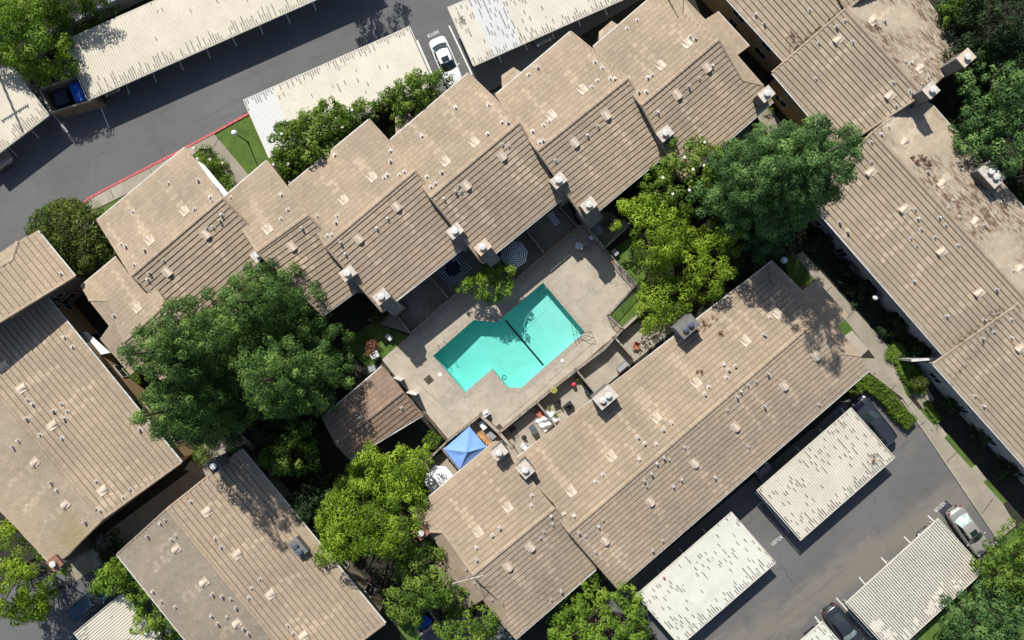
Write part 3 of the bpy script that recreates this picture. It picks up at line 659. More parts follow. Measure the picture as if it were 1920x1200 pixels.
# left-hand buildings (ridges run the other way)
gable('apartment_building', 'large apartment roof on the left edge with a mossy yellow lower corner', ((0, 745), (193, 973)), ((87, 557), (340, 867)), ((-200, 730), (112, 1046)), cat='building', wall='wall_orange', ze=4.8,
    mats=('tile_cream', 'tile_weathered'), nwpoly=[(60, 524), (340, 867), (193, 973), (-140, 580)], sepoly=[(-140, 580), (193, 973), (130, 1040), (112, 1052), (93, 1054), (-260, 690)],
    rk=[((340, 867), (193, 973), 0), ((193, 973), (122, 1044), 1)], ev=[((60, 524), (340, 867), 0), ((-60, 883), (93, 1054), 1)],
    body=[(60, 524, 0), (340, 867, 0), (193, 973, 0), (110, 1043, 1), (-240, 690, 1), (-140, 580, 0)],
    bignw=[(8, 686), (42, 728), (100, 797), (194, 919)], smnw=[(122, 632), (137, 650), (52, 749), (62, 757), (116, 757), (101, 770), (127, 771), (122, 785), (51, 785), (263, 805), (76, 815), (117, 821), (181, 902), (245, 917), (232, 932), (181, 954), (189, 957)],
    bigse=[(67, 866), (124, 945)], smse=[(35, 825), (25, 837), (96, 904), (107, 918), (160, 978)], chims=[dict(x=102, y=1056, zt=5.6, capm='brick_red', a=1.0, b=.95)])
hip9 = dict(l=((70, 433), (0, 475)), z=(5.7, 6.5), c=(0, 515), mat='tile_weathered', poly=[(33, 453), (22, 488), (0, 500), (-70, 560), (-70, 516), (0, 475)])
house('apartment_building', 'taller roof at the left edge with a dark brown side wall', 'building', 'stucco_brown',
    [dict(l=((70, 433), (140, 518)), z=(5.8, 7.7), c=(24, 560), mat='tile_tan', poly=[(70, 433), (140, 518), (0, 604), (-70, 646), (-110, 590), (-60, 536), (0, 500), (22, 488), (33, 453)], small=[(115, 513)]), hip9],
    [(70, 440, 0), (138, 518, 0), (0, 604, 0), (-90, 640, 0), (-80, 520, 0), (0, 478, 0)], ridges=[((33, 453), (22, 488), 0), ((22, 488), (0, 500), 0)], rakes=[((140, 518), (0, 604), 0)], eaves=[((70, 433), (140, 518), 0)], insets=.55)
gable('apartment_building', 'apartment roof at the bottom left of centre with a black-capped chimney', ((313, 955), (513, 1200)), ((453, 843), (722, 1169)), ((220, 1040), (420, 1290)), cat='building',
    mats=('tile_cream', 'tile_grey'), nwpoly=[(453, 843), (722, 1169), (600, 1260), (560, 1257), (313, 955), (400, 885)], sepoly=[(313, 955), (560, 1257), (500, 1390), (220, 1040)],
    body=[(445, 850, 0), (722, 1169, 0), (560, 1257, 0), (480, 1365, 1), (220, 1040, 1), (313, 955, 0)], rk=[((453, 843), (313, 955), 0), ((313, 955), (220, 1040), 1), ((722, 1169), (600, 1260), 0)],
    ev=[((453, 843), (722, 1169), 0), ((220, 1040), (500, 1390), 1)],
    bignw=[(389, 959), (446, 1039), (508, 1114), (570, 1192)], smnw=[(358, 940), (404, 1009), (415, 1025), (488, 1085), (472, 1102), (467, 1120), (540, 1172), (550, 1187)],
    bigse=[(332, 1028), (384, 1091), (446, 1168)], smse=[(310, 974), (301, 980), (277, 1004), (330, 1004), (322, 1011), (287, 1108), (303, 1127), (399, 1113), (417, 1117), (433, 1122), (443, 1138), (397, 1153), (426, 1156), (409, 1168), (457, 1177), (466, 1186), (329, 1137)],
    chims=[dict(x=402, y=873, zt=7.3, capm='cap_dark', a=.95, b=.95), dict(x=558, y=1027, zt=5.9, zb=4.4, a=1.5, b=.9, flues=2, capm='chim_grey', flue='steel')])
gable('pool_house', 'small low pool house roof beside the deck, half in deep tree shade', ((631, 833), (755, 735)), ((605, 783), (716, 688)), ((656, 860), (792, 778)), zr=3.6, ze=2.8, cat='pool house', wall='stucco_brown', mats=('tile_red', 'tile_red'), windows=False,
    smse=[(753, 764)], smnw=[(677, 783)])
# right-hand buildings
G2 = 'stepped apartment roofs down the right side'
gable('apartment_building', 'topmost right-hand apartment roof with a fallen red branch on it', ((1440, -195), (1612, -2)), ((1300, -72), (1474, 119)), ((1590, -290), (1760, -95)), cat='building', group=G2, wall='wall_yellow',
    mats=('tile_weathered', 'tile_debris'), smnw=[(1517, 19), (1416, 28), (1432, 45)])
gable('apartment_building', 'second right-hand apartment roof with two tall chimneys and brown debris', ((1584, 18), (1730, 177)), ((1448, 136), (1572, 281)), ((1690, -37), (1788, 130)), cat='building', group=G2, wall='wall_orange',
    mats=('tile_weathered', 'tile_debris'), sepoly=[(1584, 18), (1560, -20), (1660, -110), (1807, 96), (1786, 127), (1758, 155), (1730, 177)], nwpoly=[(1448, 136), (1572, 281), (1730, 177), (1584, 18)],
    body=[(1448, 136, 0), (1568, 277, 0), (1724, 180, 0), (1790, 120, 1), (1680, -60, 1), (1584, 18, 0)], rk=[((1448, 136), (1584, 18), 0), ((1572, 281), (1730, 177), 0), ((1730, 177), (1786, 127), 1)], ev=[((1448, 136), (1572, 281), 0), ((1680, -75), (1807, 96), 1)],
    bignw=[(1571, 75), (1668, 180)], smnw=[(1567, 51), (1583, 39), (1598, 79), (1534, 81), (1529, 148), (1674, 155), (1709, 176), (1705, 171), (1679, 199)],
    bigse=[(1634, 41), (1723, 130)], smse=[(1658, 41), (1707, 118), (1697, 116), (1739, 146), (1729, 158)], chims=[dict(x=1812, y=108, zt=8.3, capm='vent_tan', a=.95, b=1.2, zb=0), dict(x=1746, y=169, zt=8.4, a=.95, b=1.0, zb=0)])
gable('apartment_building', 'third and longest right-hand apartment roof with red leaf litter by its ridge vents', ((1637, 247), (1960, 602)), ((1513, 372), (1805, 707)), ((1730, 178), (1980, 462)), cat='building', group=G2, wall='wall_grey',
    mats=('tile_weathered', 'tile_debris'), ze=4.6, sepoly=[(1637, 247), (1667, 217), (1728, 180), (1747, 197), (1847, 308), (1990, 470), (1990, 635)], nwpoly=[(1513, 372), (1530, 352), (1637, 247), (1960, 602), (1805, 707)],
    body=[(1513, 372, 0), (1800, 702, 0), (1950, 600, 0), (1980, 480, 1), (1738, 200, 1), (1637, 247, 0)], rk=[((1513, 372), (1637, 247), 0), ((1637, 247), (1728, 180), 1)], ev=[((1513, 372), (1768, 664), 0), ((1747, 197), (1990, 470), 1)],
    bignw=[(1632, 323), (1695, 392), (1765, 472), (1835, 549)], smnw=[(1633, 304), (1604, 332), (1633, 267), (1715, 393), (1720, 410), (1726, 430), (1707, 447), (1718, 461), (1752, 445), (1760, 408), (1772, 422), (1795, 460), (1713, 527), (1867, 543), (1774, 592), (1588, 435), (1573, 417), (1845, 600), (1870, 588)],
    bigse=[(1694, 268), (1764, 346), (1827, 417), (1910, 506)], smse=[(1651, 252), (1665, 239), (1738, 323), (1786, 376), (1777, 390), (1798, 407), (1845, 423), (1898, 508)], chims=[dict(x=1860, y=327, zt=6.6, zb=0, a=2.0, b=1.2, flues=2)])
gable('apartment_building', 'lowest right-hand apartment roof along the parking lot walkway', ((1900, 577), (2130, 830)), ((1750, 682), (1985, 945)), ((2010, 480), (2250, 730)), cat='building', group=G2, wall='wall_grey',
    mats=('tile_weathered', 'tile_debris'), bignw=[(1913, 653)], smnw=[(1862, 622), (1895, 633), (1841, 635), (1895, 599), (1827, 742), (1843, 761)])
# ------------------------------------------------------------------ ground, roads, paving
def ground():
    mb = MB(); n = 24; S = 160
    hole = [P(a, b) for a, b in POOLPX]; x0, x1 = min(p.x for p in hole)-.05, max(p.x for p in hole)+.05; y0, y1 = min(p.y for p in hole)-.05, max(p.y for p in hole)+.05
    mb.add([(-S, -S, 0), (S, -S, 0), (S, S, 0), (-S, S, 0), (x0, y0, 0), (x1, y0, 0), (x1, y1, 0), (x0, y1, 0)], [(0, 1, 5, 4), (1, 2, 6, 5), (2, 3, 7, 6), (3, 0, 4, 7)])
    o = mb.build('ground', 'mulch'); o['kind'] = 'structure'
POOLPX = [(812, 667), (872, 736), (923, 692), (952, 727), (977, 728), (1097, 623), (1018, 530), (932, 604), (888, 600)]
def poly_with_hole(name, outer, hole, z, mat, thick=.0):
    """flat sheet with a hole, triangulated by bmesh"""
    import bmesh
    bm = bmesh.new(); es = []
    for ring in (outer, hole):
        vs = [bm.verts.new((p.x, p.y, z)) for p in ring]
        es += [bm.edges.new((vs[i], vs[(i+1) % len(vs)])) for i in range(len(vs))]
    bmesh.ops.triangle_fill(bm, use_beauty=True, use_dissolve=False, edges=es)
    for f in bm.faces:
        if f.normal.z < 0: f.normal_flip()
    me = bpy.data.meshes.new(name); bm.to_mesh(me); bm.free(); me.materials.append(MATS[mat])
    o = bpy.data.objects.new(name, me); C.objects.link(o); o['kind'] = 'structure'; return o
ground()
road = flat('road', [(-260, 330), (-110, 212), (15, 120), (70, 168), (118, 142), (120, 80), (655, -157), (900, -260), (1500, -260), (1330, -90), (1200, 0), (985, 128), (925, 168), (835, 190), (760, 205), (510, 205), (465, 215), (330, 287), (185, 362), (150, 387), (20, 470), (-80, 520), (-260, 640)], .03, 'asphalt')
lot = flat('parking_lot', [(1120, 1140), (1420, 890), (1600, 740), (1640, 715), (1690, 752), (1731, 806), (1871, 1013), (1842, 1040), (1690, 1188), (1560, 1330), (1180, 1330), (1235, 1200), (1170, 1150)], .03, 'asphalt_lot')
lot2 = flat('road', [(-200, 1060), (60, 1090), (118, 1060), (190, 1000), (215, 1040), (350, 1210), (420, 1300), (-200, 1300)], .03, 'asphalt')
lot3 = flat('road', [(800, 1182), (905, 1135), (985, 1205), (1000, 1300), (760, 1300), (730, 1215)], .03, 'asphalt')
flat('walkway', [(1492, 479), (1505, 471), (1665, 650), (1699, 740), (1750, 797), (1821, 878), (1880, 944), (1905, 985), (1871, 1013), (1731, 806), (1692, 746), (1628, 697), (1612, 672), (1641, 672)], .12, 'path_concrete')
flat('walkway', [(1712, 741), (1736, 722), (1752, 748), (1732, 768)], .115, 'path_concrete')
flat('walkway', [(1750, 798), (1758, 792), (1776, 815), (1767, 826)], .125, 'path_concrete')
flat('walkway', [(1822, 878), (1830, 872), (1850, 899), (1842, 905)], .125, 'path_concrete')
flat('sidewalk', [(150, 387), (166, 374), (185, 362), (240, 333), (330, 287), (400, 250), (414, 266), (395, 278), (374, 279), (362, 290), (300, 330), (240, 362), (180, 392), (192, 414), (165, 430), (140, 420)], .13, 'path_concrete')
flat('walkway', [(395, 278), (414, 266), (466, 328), (450, 360), (436, 345)], .134, 'path_concrete')
kerb = MB()
KP = [(150, 387), (166, 373), (185, 362), (240, 333), (330, 287), (400, 250), (465, 214), (475, 209)]
for a, b in zip(KP[:-1], KP[1:]): kerb.beam(P(*a, .08), P(*b, .08), .2, .19)
kerb.build('red_kerb', 'paint_red')['kind'] = 'structure'
kb = MB()
for a, b in zip([(1690, 750), (1731, 806), (1871, 1013)][:-1], [(1731, 806), (1871, 1013)]): kb.beam(P(*a, .07), P(*b, .07), .14, .17)
for a, b in (((1871, 1013), (1842, 1040)), ((1842, 1040), (1690, 1188))): kb.beam(P(*a, .07), P(*b, .07), .14, .17)
kb.build('kerb', 'concrete')['kind'] = 'structure'
def seam(parent, a, b, z, w=.035, mat='wood_cap'):
    mb = MB(); A = P(*a, z); B = P(*b, z); d = (B-A).normalized(); s = Vector((-d.y, d.x, 0))*w/2
    mb.prism([(A+s).to_2d()[:], (B+s).to_2d()[:], (B-s).to_2d()[:], (A-s).to_2d()[:]], z-.02, z+.004); o = mb.build('expansion_joint', mat, parent); o['kind'] = 'structure'
simple('joint_dark', (.07, .06, .05), .9); simple('joint_pale', (.52, .46, .37), .8)
for a, b in (((1680, 722), (1662, 740)), ((1735, 790), (1722, 800)), ((1794, 848), (1771, 870)), ((1700, 765), (1712, 752)), ((1840, 965), (1862, 935)), ((410, 258), (400, 278)), ((362, 272), (368, 285)), ((280, 316), (287, 330)), ((206, 356), (214, 372)), ((1560, 537), (1548, 548)), ((1600, 585), (1588, 596)), ((1520, 492), (1508, 502))): seam(None, a, b, .135, .05, 'joint_dark')
flat('doorstep', [(1584, 630), (1598, 620), (1629, 655), (1615, 668)], .16, 'deck_concrete')
# gardens
for k, pts in enumerate(([(402, 252), (462, 214), (478, 222), (512, 300), (500, 335), (466, 330), (414, 266)], [(180, 392), (246, 357), (300, 330), (260, 400), (192, 414)], [(362, 290), (372, 280), (440, 340), (436, 362), (420, 360)],
     [(1466, 480), (1492, 479), (1560, 556), (1529, 530), (1504, 548), (1480, 520)], [(1569, 614), (1590, 592), (1636, 645), (1625, 658), (1598, 622), (1584, 632)], [(1641, 672), (1665, 652), (1745, 745), (1700, 742)],
     [(1714, 768), (1732, 768), (1760, 800), (1750, 797)], [(1768, 815), (1776, 812), (1828, 874), (1821, 878)], [(1842, 904), (1850, 898), (1888, 940), (1880, 946)], [(1140, 470), (1192, 440), (1210, 520), (1192, 534), (1150, 480)],
     [(1145, 592), (1200, 540), (1290, 560), (1172, 616)], [(640, 640), (700, 605), (768, 630), (760, 640), (716, 672), (690, 690)], [(1842, 1042), (1875, 1012), (1920, 985), (1990, 1000), (1990, 1300), (1590, 1300), (1690, 1190)],
     [(745, 1170), (775, 1150), (790, 1200), (755, 1215)], [(727, 240), (745, 232), (752, 246), (732, 262)])):
    flat('lawn', pts, .07+.002*k, 'lawn')
flat('dirt_path', [(1700, 1165), (1760, 1120), (1850, 1060), (1860, 1080), (1770, 1140), (1715, 1200), (1690, 1210)], .11, 'path_concrete')
flat('patio', [(1380, 250), (1440, 200), (1475, 240), (1440, 262), (1470, 300), (1430, 330)], .05, 'path_concrete')
flat('walkway', [(380, 835), (440, 800), (480, 840), (400, 900), (345, 880)], .06, 'concrete')
flat('side_path', [(360, 880), (395, 905), (230, 1035), (140, 1090), (120, 1070), (210, 990)], .05, 'path_concrete')
flat('dirt_bed', [(660, 1080), (690, 1060), (725, 1150), (700, 1160)], .04, 'soil')
# stall lines and lettering
def line(parent, a, b, w=.11, z=.034):
    mb = MB(); A = P(*a, z); B = P(*b, z); d = (B-A).normalized(); s = Vector((-d.y, d.x, 0))*w/2
    mb.add([(A+s), (A-s), (B-s), (B+s)], [(0, 1, 2, 3)]); o = mb.build('stall_line', 'paint_white', parent); o['kind'] = 'structure'
def stall(a, b, ext, parent, w=.11):
    """visible stub of a stall line and the rest of it under the roof (ext px towards a)"""
    A = Vector(a); B = Vector(b); d = (A-B).normalized(); line(parent, (A+d*ext)[:], b, w)
for a, b in (((238, 163), (243, 177)), ((286, 136), (293, 154)), ((338, 119), (344, 132)), ((388, 92), (394, 109)), ((439, 77), (444, 87)), ((487, 47), (493, 65)), ((538, 30), (544, 43)), ((586, 3), (593, 20))): stall(a, b, 70, road)
for a, b, e in (((182, 183), (203, 237), 90), ((60, 245), (73, 259), 70), ((17, 277), (32, 293), 70), ((100, 215), (128, 248), 20), ((782, 75), (818, 157), 0), ((842, 48), (885, 140), 0)): stall(a, b, e, road, .13 if e == 0 else .10)
for a, b in (((940, 117), (935, 103)), ((989, 94), (983, 80)), ((1039, 73), (1035, 62)), ((1089, 50), (1083, 36)), ((1139, 28), (1134, 17)), ((718, 213), (713, 200))): stall(b, a, 70, road)
for a, b in (((1500, 847), (1493, 838)), ((1542, 809), (1535, 803)), ((1456, 883), (1450, 876)), ((1583, 773), (1577, 765)), ((1324, 1000), (1318, 991)), ((1281, 1037), (1274, 1029)), ((1238, 1075), (1232, 1068)), ((1752, 978), (1740, 967)), ((1705, 1016), (1695, 1006)),
             ((1664, 1058), (1652, 1045)), ((1619, 1092), (1611, 1082)), ((1589, 1144), (1568, 1121)), ((1538, 1168), (1528, 1156))): stall(a, b, 70, lot)
line(lot, (1430, 938), (1480, 998)); line(lot, (1440, 947), (1416, 923))
def letters(px, py, ang, h, parent, rows='VISITOR'):
    cu = bpy.data.curves.new('lettering', 'FONT'); cu.body = rows; cu.size = h; cu.align_x = 'CENTER'; cu.align_y = 'CENTER'
    t = bpy.data.objects.new('t', cu); C.objects.link(t); dg = bpy.context.evaluated_depsgraph_get(); me = bpy.data.meshes.new_from_object(t.evaluated_get(dg))
    bpy.data.objects.remove(t); me.materials.clear(); me.materials.append(MATS['paint_white'])
    o = bpy.data.objects.new('stall_lettering', me); C.objects.link(o); o.parent = parent; p = P(px, py, .036); o.location = p; o.rotation_euler = (0, 0, math.radians(ang)); o.scale = (.72, 1, 1); o['kind'] = 'structure'
letters(812, 63, 180+24, .46, road); letters(1457, 1014, 40, .50, lot); letters(1762, 950, 180+40, .50, lot); letters(1550, 1139, 180+40, .46, lot); letters(1669, 829, 40, .42, lot)
def patch(name, pts, z, mat, parent=None):
    mb = MB(); w = [P(a, b, z) for a, b in pts]; n = len(w); ar = sum(w[i].x*w[(i+1) % n].y-w[(i+1) % n].x*w[i].y for i in range(n))
    mb.add(w if ar > 0 else w[::-1], [tuple(range(n))]); o = mb.build(name, mat, parent); o['kind'] = 'structure'; return o
simple('fresh_asphalt', (.035, .036, .042), .8)
patch('asphalt_patch', [(1757, 955), (1774, 938), (1796, 958), (1776, 978)], .035, 'fresh_asphalt', lot)
patch('storm_drain', [(455, 213), (463, 209), (466, 213), (458, 217)], .04, 'black_metal', road)
# ------------------------------------------------------------------ pool and deck
OUT = [(716, 674), (771, 626), (870, 538), (1022, 470), (1093, 416), (1134, 466), (1192, 534), (1142, 591), (1168, 616), (1030, 735), (936, 812), (901, 779), (838, 828), (789, 766)]
ZD = .10
def ringpx(pts, d):  # grow outwards by d metres
    w = offset([P(a, b, ZD).to_2d()[:] for a, b in pts], -d); return [Vector((x, y, ZD)) for x, y in w]
poolw = [P(a, b, ZD) for a, b in POOLPX]
cop = ringpx(POOLPX, .42)
deck = poly_with_hole('pool_deck', [P(a, b, ZD) for a, b in OUT], cop, ZD, 'deck_concrete')
skirt = MB(); q = [P(a, b, ZD) for a, b in OUT]
for i in range(len(q)): a, b = q[i], q[(i+1) % len(q)]; skirt.add([a, b, b-Vector((0, 0, .1)), a-Vector((0, 0, .1))], [(0, 1, 2, 3)])
skirt.build('deck_edge', 'concrete', None)['kind'] = 'structure'
pool = bpy.data.objects.new('swimming_pool', None); C.objects.link(pool); pool['kind'] = 'structure'
# coping stones, one by one
n = len(poolw)
for i in range(n):
    a, b = poolw[i], poolw[(i+1) % n]; A, B = cop[i], cop[(i+1) % n]; L = (b-a).length; k = max(1, round(L/.62))
    for j in range(k):
        t0, t1 = (j+.012*1/max(.02, 1))/k if j else 0, (j+1)/k; t0 = j/k+.008/L; t1 = (j+1)/k-.008/L
        pts = [a.lerp(b, t0), a.lerp(b, t1), A.lerp(B, t1), A.lerp(B, t0)]
        mb = MB(); mb.prism([p.to_2d()[:] for p in pts], ZD-.12, ZD+.02); o = mb.build('coping_stone', 'coping', pool)
cb = MB()
for i in range(n):
    a, b = poolw[i], poolw[(i+1) % n]; A, B = cop[i], cop[(i+1) % n]; cb.add([a-Vector((0, 0, .02)), b-Vector((0, 0, .02)), B-Vector((0, 0, .02)), A-Vector((0, 0, .02))], [(0, 1, 2, 3)])
cb.build('coping_bed', 'joint_dark', pool)
def depth(p):  # deep on the left, shallow on the right
    t = (p-P(812, 667)).dot(Vector((.77, .64, 0)))/16.0; return -1.95+1.05*min(1, max(0, t))
sh = MB(); bot = [Vector((p.x, p.y, depth(p))) for p in poolw]
for i in range(n): sh.add([poolw[i], poolw[(i+1) % n], bot[(i+1) % n], bot[i]], [(3, 2, 1, 0)])
import mathutils.geometry as mg
tr = mg.tessellate_polygon([[Vector((p.x, p.y, 0)) for p in poolw]])
sh.add(bot, [t for t in tr]); sh.build('pool_shell', 'pool_plaster', pool)
def ledge(pts, z0, z1, mat='pool_plaster', name='pool_step'):
    mb = MB(); mb.prism([P(a, b).to_2d()[:] for a, b in pts], z0, z1); mb.build(name, mat, pool)
tl = MB()
for i in range(n):
    a, b = poolw[i], poolw[(i+1) % n]; d = (b-a).normalized(); nr = Vector((-d.y, d.x, 0))*.012
    if nr.dot((sum(poolw, Vector())/n)-a) < 0: nr = -nr
    tl.add([a+nr+Vector((0, 0, -.02)), b+nr+Vector((0, 0, -.02)), b+nr+Vector((0, 0, -.2)), a+nr+Vector((0, 0, -.2))], [(0, 1, 2, 3)])
simple('tile_teal', (.03, .26, .24), .3); tl.build('waterline_tiles', 'tile_teal', pool)
ws = MB(); wr_ = ringpx(POOLPX, .03); ws.prism([p.to_2d()[:] for p in wr_], -2.3, ZD-.11)
o = ws.build('pool_water', 'water', None); o['kind'] = 'structure'
# dark depth stripe on the floor with the safety rope over it
st = MB(); a, b = P(948, 601, -1.3), P(1019, 685, -1.3)
for p in (a, b): p.z = depth(p)+.02
A = a.copy(); B = b.copy(); A.z = depth(a)+.012; B.z = depth(b)+.012; d = (B-A).normalized(); s = Vector((-d.y, d.x, 0)).normalized()*.09
k = (CAMH-A.z)/CAMH
st.add([A+s, A-s, B-s, B+s], [(0, 1, 2, 3)]); st.build('depth_stripe', 'black_metal', pool)
dr = MB(); c = P(945, 710, 0); c.z = depth(c)
for k in range(16):
    t0, t1 = 2*math.pi*k/16, 2*math.pi*(k+1)/16
    dr.beam(c+Vector((math.cos(t0)*.2, math.sin(t0)*.2, .03)), c+Vector((math.cos(t1)*.2, math.sin(t1)*.2, .03)), .05, .03)
dr.build('floor_drain', 'black_metal', pool)
# slab joints
for a, b, w, m in (((708, 770), (812, 712), .035, 'joint_pale'), ((812, 668), (872, 745), .03, 'joint_dark'), ((800, 655), (748, 700), .035, 'joint_pale'), ((872, 745), (816, 792), .045, 'joint_pale'), ((872, 745), (897, 779), .045, 'joint_pale'), ((787, 652), (770, 627), .035, 'joint_pale'), ((787, 652), (812, 676), .035, 'joint_pale'),
                   ((1022, 541), (1122, 466), .04, 'joint_pale'), ((1075, 580), (1158, 508), .045, 'joint_pale'), ((1100, 628), (1128, 646), .03, 'joint_pale'), ((1000, 498), (985, 478), .03, 'joint_dark'), ((880, 596), (862, 572), .03, 'joint_dark'),
                   ((1030, 715), (1116, 640), .03, 'joint_dark'), ((944, 790), (1030, 718), .03, 'joint_dark'), ((1035, 680), (1062, 704), .03, 'joint_pale'), ((780, 715), (840, 770), .03, 'joint_dark')):
    seam(deck, a, b, ZD, w, m)
seam(deck, (968, 606), (1018, 560), ZD-.2, .001)
def disc(name, px, py, r, z, mat, label, cat, h=.02, n=16):
    mb = MB(); p = P(px, py, z); mb.lathe([(0, z-.01), (r, z-.01), (r, z+h), (0, z+h+.005)], p.x, p.y, n); return free(mb, name, mat, p, label, cat)
disc('skimmer_lid', 825, 702, .17, ZD, 'globe_white', 'round white skimmer lid in the deck left of the deep end', 'lid')
disc('skimmer_lid', 1054, 676, .15, ZD, 'globe_white', 'round white skimmer lid in the deck below the shallow end', 'lid')
def grate(px, py, s, label):
    r = empty('drain_grate', P(px, py, ZD), label, 'drain', rz=math.radians(40)); f = MB(); f.box(-s, s, -s, s, .0, .012); f.build('grate_frame', 'wood_brown', r, local=True)
    for i in range(5):
        m = MB(); m.box(-s*.9, s*.9, -s*.8+i*s*.4-.03, -s*.8+i*s*.4+.03, .013, .03); m.build('bar', 'black_metal', r, local=True)
grate(804, 712, .36, 'brown square grate in the deck left of the pool'); grate(936, 804, .36, 'brown square grate by the wall corner below the pool')
# ------------------------------------------------------------------ walls, fences, gates
def wall_run(name, label, cat, pts, h, th, mat, cap='wood_cap', z0=0.0, group=None, capw=.16, posts=True, boards=True):
    """fence or screen wall along survey points given at its top; cap pieces, posts and boards are parts"""
    w = [P(a, b, h) for a, b in pts]; base = Vector((w[0].x, w[0].y, z0)); r = empty(name, base, label, cat, group)
    for a, b in zip(w[:-1], w[1:]):
        L = (b-a).length; n = max(1, round(L/2.4)); d = (b-a)/n
        for i in range(n):
            p, q = a+d*i, a+d*(i+1); g = d.normalized()*.012
            m = MB(); m.beam(p+g-Vector((0, 0, .03)), q-g-Vector((0, 0, .03+random.uniform(0, .01))), capw, .06); m.build('cap_board' if boards else 'coping', cap, r)
            m = MB(); pm = (p+q)/2; m.beam(Vector((p.x, p.y, (h+z0-.06)/2)), Vector((q.x, q.y, (h+z0-.06)/2)), th, h-z0-.07); m.build('panel', mat, r)
            if posts: m = MB(); m.beam(Vector((p.x, p.y, z0)), Vector((p.x, p.y, h+.015)), capw+.02, capw+.02, up=Vector((1, 0, 0))); m.build('post', mat, r)
    return r
W = 'patio_wall'
GW = 'low walls round the patios'
wall_run(W, 'long low wall between the pool deck and the row of open patios below it', 'wall', [(936, 812), (975, 780), (1030, 735), (1081, 694), (1133, 655), (1168, 617)], 1.35, .14, 'stucco_brown', group=GW)
wall_run(W, 'wall along the deck edge above the blue canopy', 'wall', [(797, 868), (838, 828), (901, 779)], 1.35, .14, 'stucco_brown', group=GW)
wall_run(W, 'short wall from the deck corner down past the blue canopy to the white chimney', 'wall', [(901, 779), (936, 812), (960, 840), (982, 872)], 1.6, .14, 'stucco_brown', cap='coping', group=GW, capw=.26)
wall_run(W, 'divider wall left of the blue canopy, next to the white parasol', 'wall', [(830, 843), (866, 886)], 1.6, .12, 'wood_brown', group=GW)
wall_run(W, 'divider wall between the junk patio and the patio with the black cover', 'wall', [(1009, 757), (1044, 800)], 1.6, .12, 'wood_brown', group=GW)
wall_run(W, 'divider wall between the pink flower patio and the bare patio', 'wall', [(1081, 694), (1117, 738)], 1.6, .12, 'wood_brown', group=GW)
wall_run(W, 'divider wall right of the bare patio, by the dry grass strip', 'wall', [(1153, 633), (1190, 674)], 1.6, .12, 'wood_brown', group=GW)
wall_run(W, 'stone-capped wall behind the lawn under the yellow-green tree', 'wall', [(1168, 617), (1208, 580), (1250, 550), (1290, 520)], 1.35, .14, 'stucco_brown', cap='coping', group=GW, capw=.24)
wall_run(W, 'shaded low wall between the pool deck and the dark patio with the geometric rug', 'wall', [(769, 626), (820, 580), (868, 541), (920, 500), (968, 525)][:3], 1.35, .14, 'stucco_brown', group=GW)
wall_run(W, 'low wall behind the small tree, below the striped parasol', 'wall', [(868, 541), (905, 518), (968, 525)][:2]+[(968, 523), (1022, 477)], 1.25, .14, 'stucco_brown', group=GW)
wall_run(W, 'patio wall with a sunlit orange rail at the top right of the pool deck', 'wall', [(1022, 477), (1084, 427)], 1.35, .10, 'wood_brown', cap='wood_orange', group=GW, capw=.09)
wall_run(W, 'long diagonal wall at the right corner of the deck by the folded chairs', 'wall', [(1093, 416), (1134, 466)], 1.7, .14, 'stucco_brown', group=GW)
wall_run(W, 'dim wall in the shade between the round table patio and the lawn', 'wall', [(1134, 465), (1174, 427)], 1.5, .12, 'stucco_brown', group=GW)
wall_run(W, 'divider wall left of the striped mat patio', 'wall', [(986, 432), (1022, 477)], 1.6, .10, 'wood_brown', group=GW)
wall_run(W, 'divider wall right of the striped mat patio', 'wall', [(1045, 382), (1084, 427)], 1.6, .10, 'wood_brown', group=GW)
wall_run(W, 'divider wall at the left of the empty dark patio, by the hedge lawn', 'wall', [(730, 573), (769, 624)], 1.6, .14, 'stucco_brown', group=GW)
wall_run(W, 'divider wall between the empty dark patio and the rug patio', 'wall', [(804, 516), (841, 559)], 1.6, .12, 'stucco_brown', group=GW)
wall_run('screen_wall', 'grey screen wall at the top left edge behind the long carport', 'wall', [(30, 110), (92, 62), (200, 4), (330, -60)], 2.0, .3, 'wall_grey', cap='wall_grey', capw=.36, posts=False, boards=False)
wall_run('screen_wall', 'stucco wall with a pale cap between the upper right patio and the sunlit concrete strip', 'wall', [(1418, 216), (1446, 258), (1452, 290)], 1.5, .12, 'stucco_brown', cap='coping', capw=.2)
wall_run('screen_wall', 'sunlit ochre wall coping at the upper right beyond the last chimney', 'wall', [(1640, 700), (1641, 699)], .3, .1, 'wall_grey', posts=False)
wall_run('wing_wall', 'pale grey wing wall sticking out where two right-hand roofs meet', 'wall', [(1709, 676), (1760, 672)], 3.0, .18, 'wall_grey', cap='metal_white', capw=.22, posts=False)
def picket(label, pts, h, mat, sp=.14, lean=0):
    w = [P(a, b, h) for a, b in pts]; r = empty('picket_fence', Vector((w[0].x, w[0].y, ZD)), label, 'fence')
    for a, b in zip(w[:-1], w[1:]):
        m = MB(); m.beam(a, b, .05, .05); m.build('top_rail', mat, r); m = MB(); m.beam(Vector((a.x, a.y, .25)), Vector((b.x, b.y, .25)), .04, .04); m.build('bottom_rail', mat, r)
        n = int((b-a).length/sp)
        for i in range(n+1):
            p = a.lerp(b, i/n); m = MB(); big = i % 12 == 0
            s = .05 if big else .02; m.beam(Vector((p.x, p.y, .08)), Vector((p.x, p.y, h+(.06 if big else 0))), s, s, up=Vector((1, 0, 0))); m.build('post' if big else 'picket', mat, r)
picket('tan picket fence slanting between the deck and the lawn under the yellow-green tree', [(1142, 591), (1190, 537)], 1.5, 'wood_cap')
picket('picket fence stepping down from the lawn corner to the patio wall', [(1142, 591), (1170, 617)], 1.5, 'wood_cap')
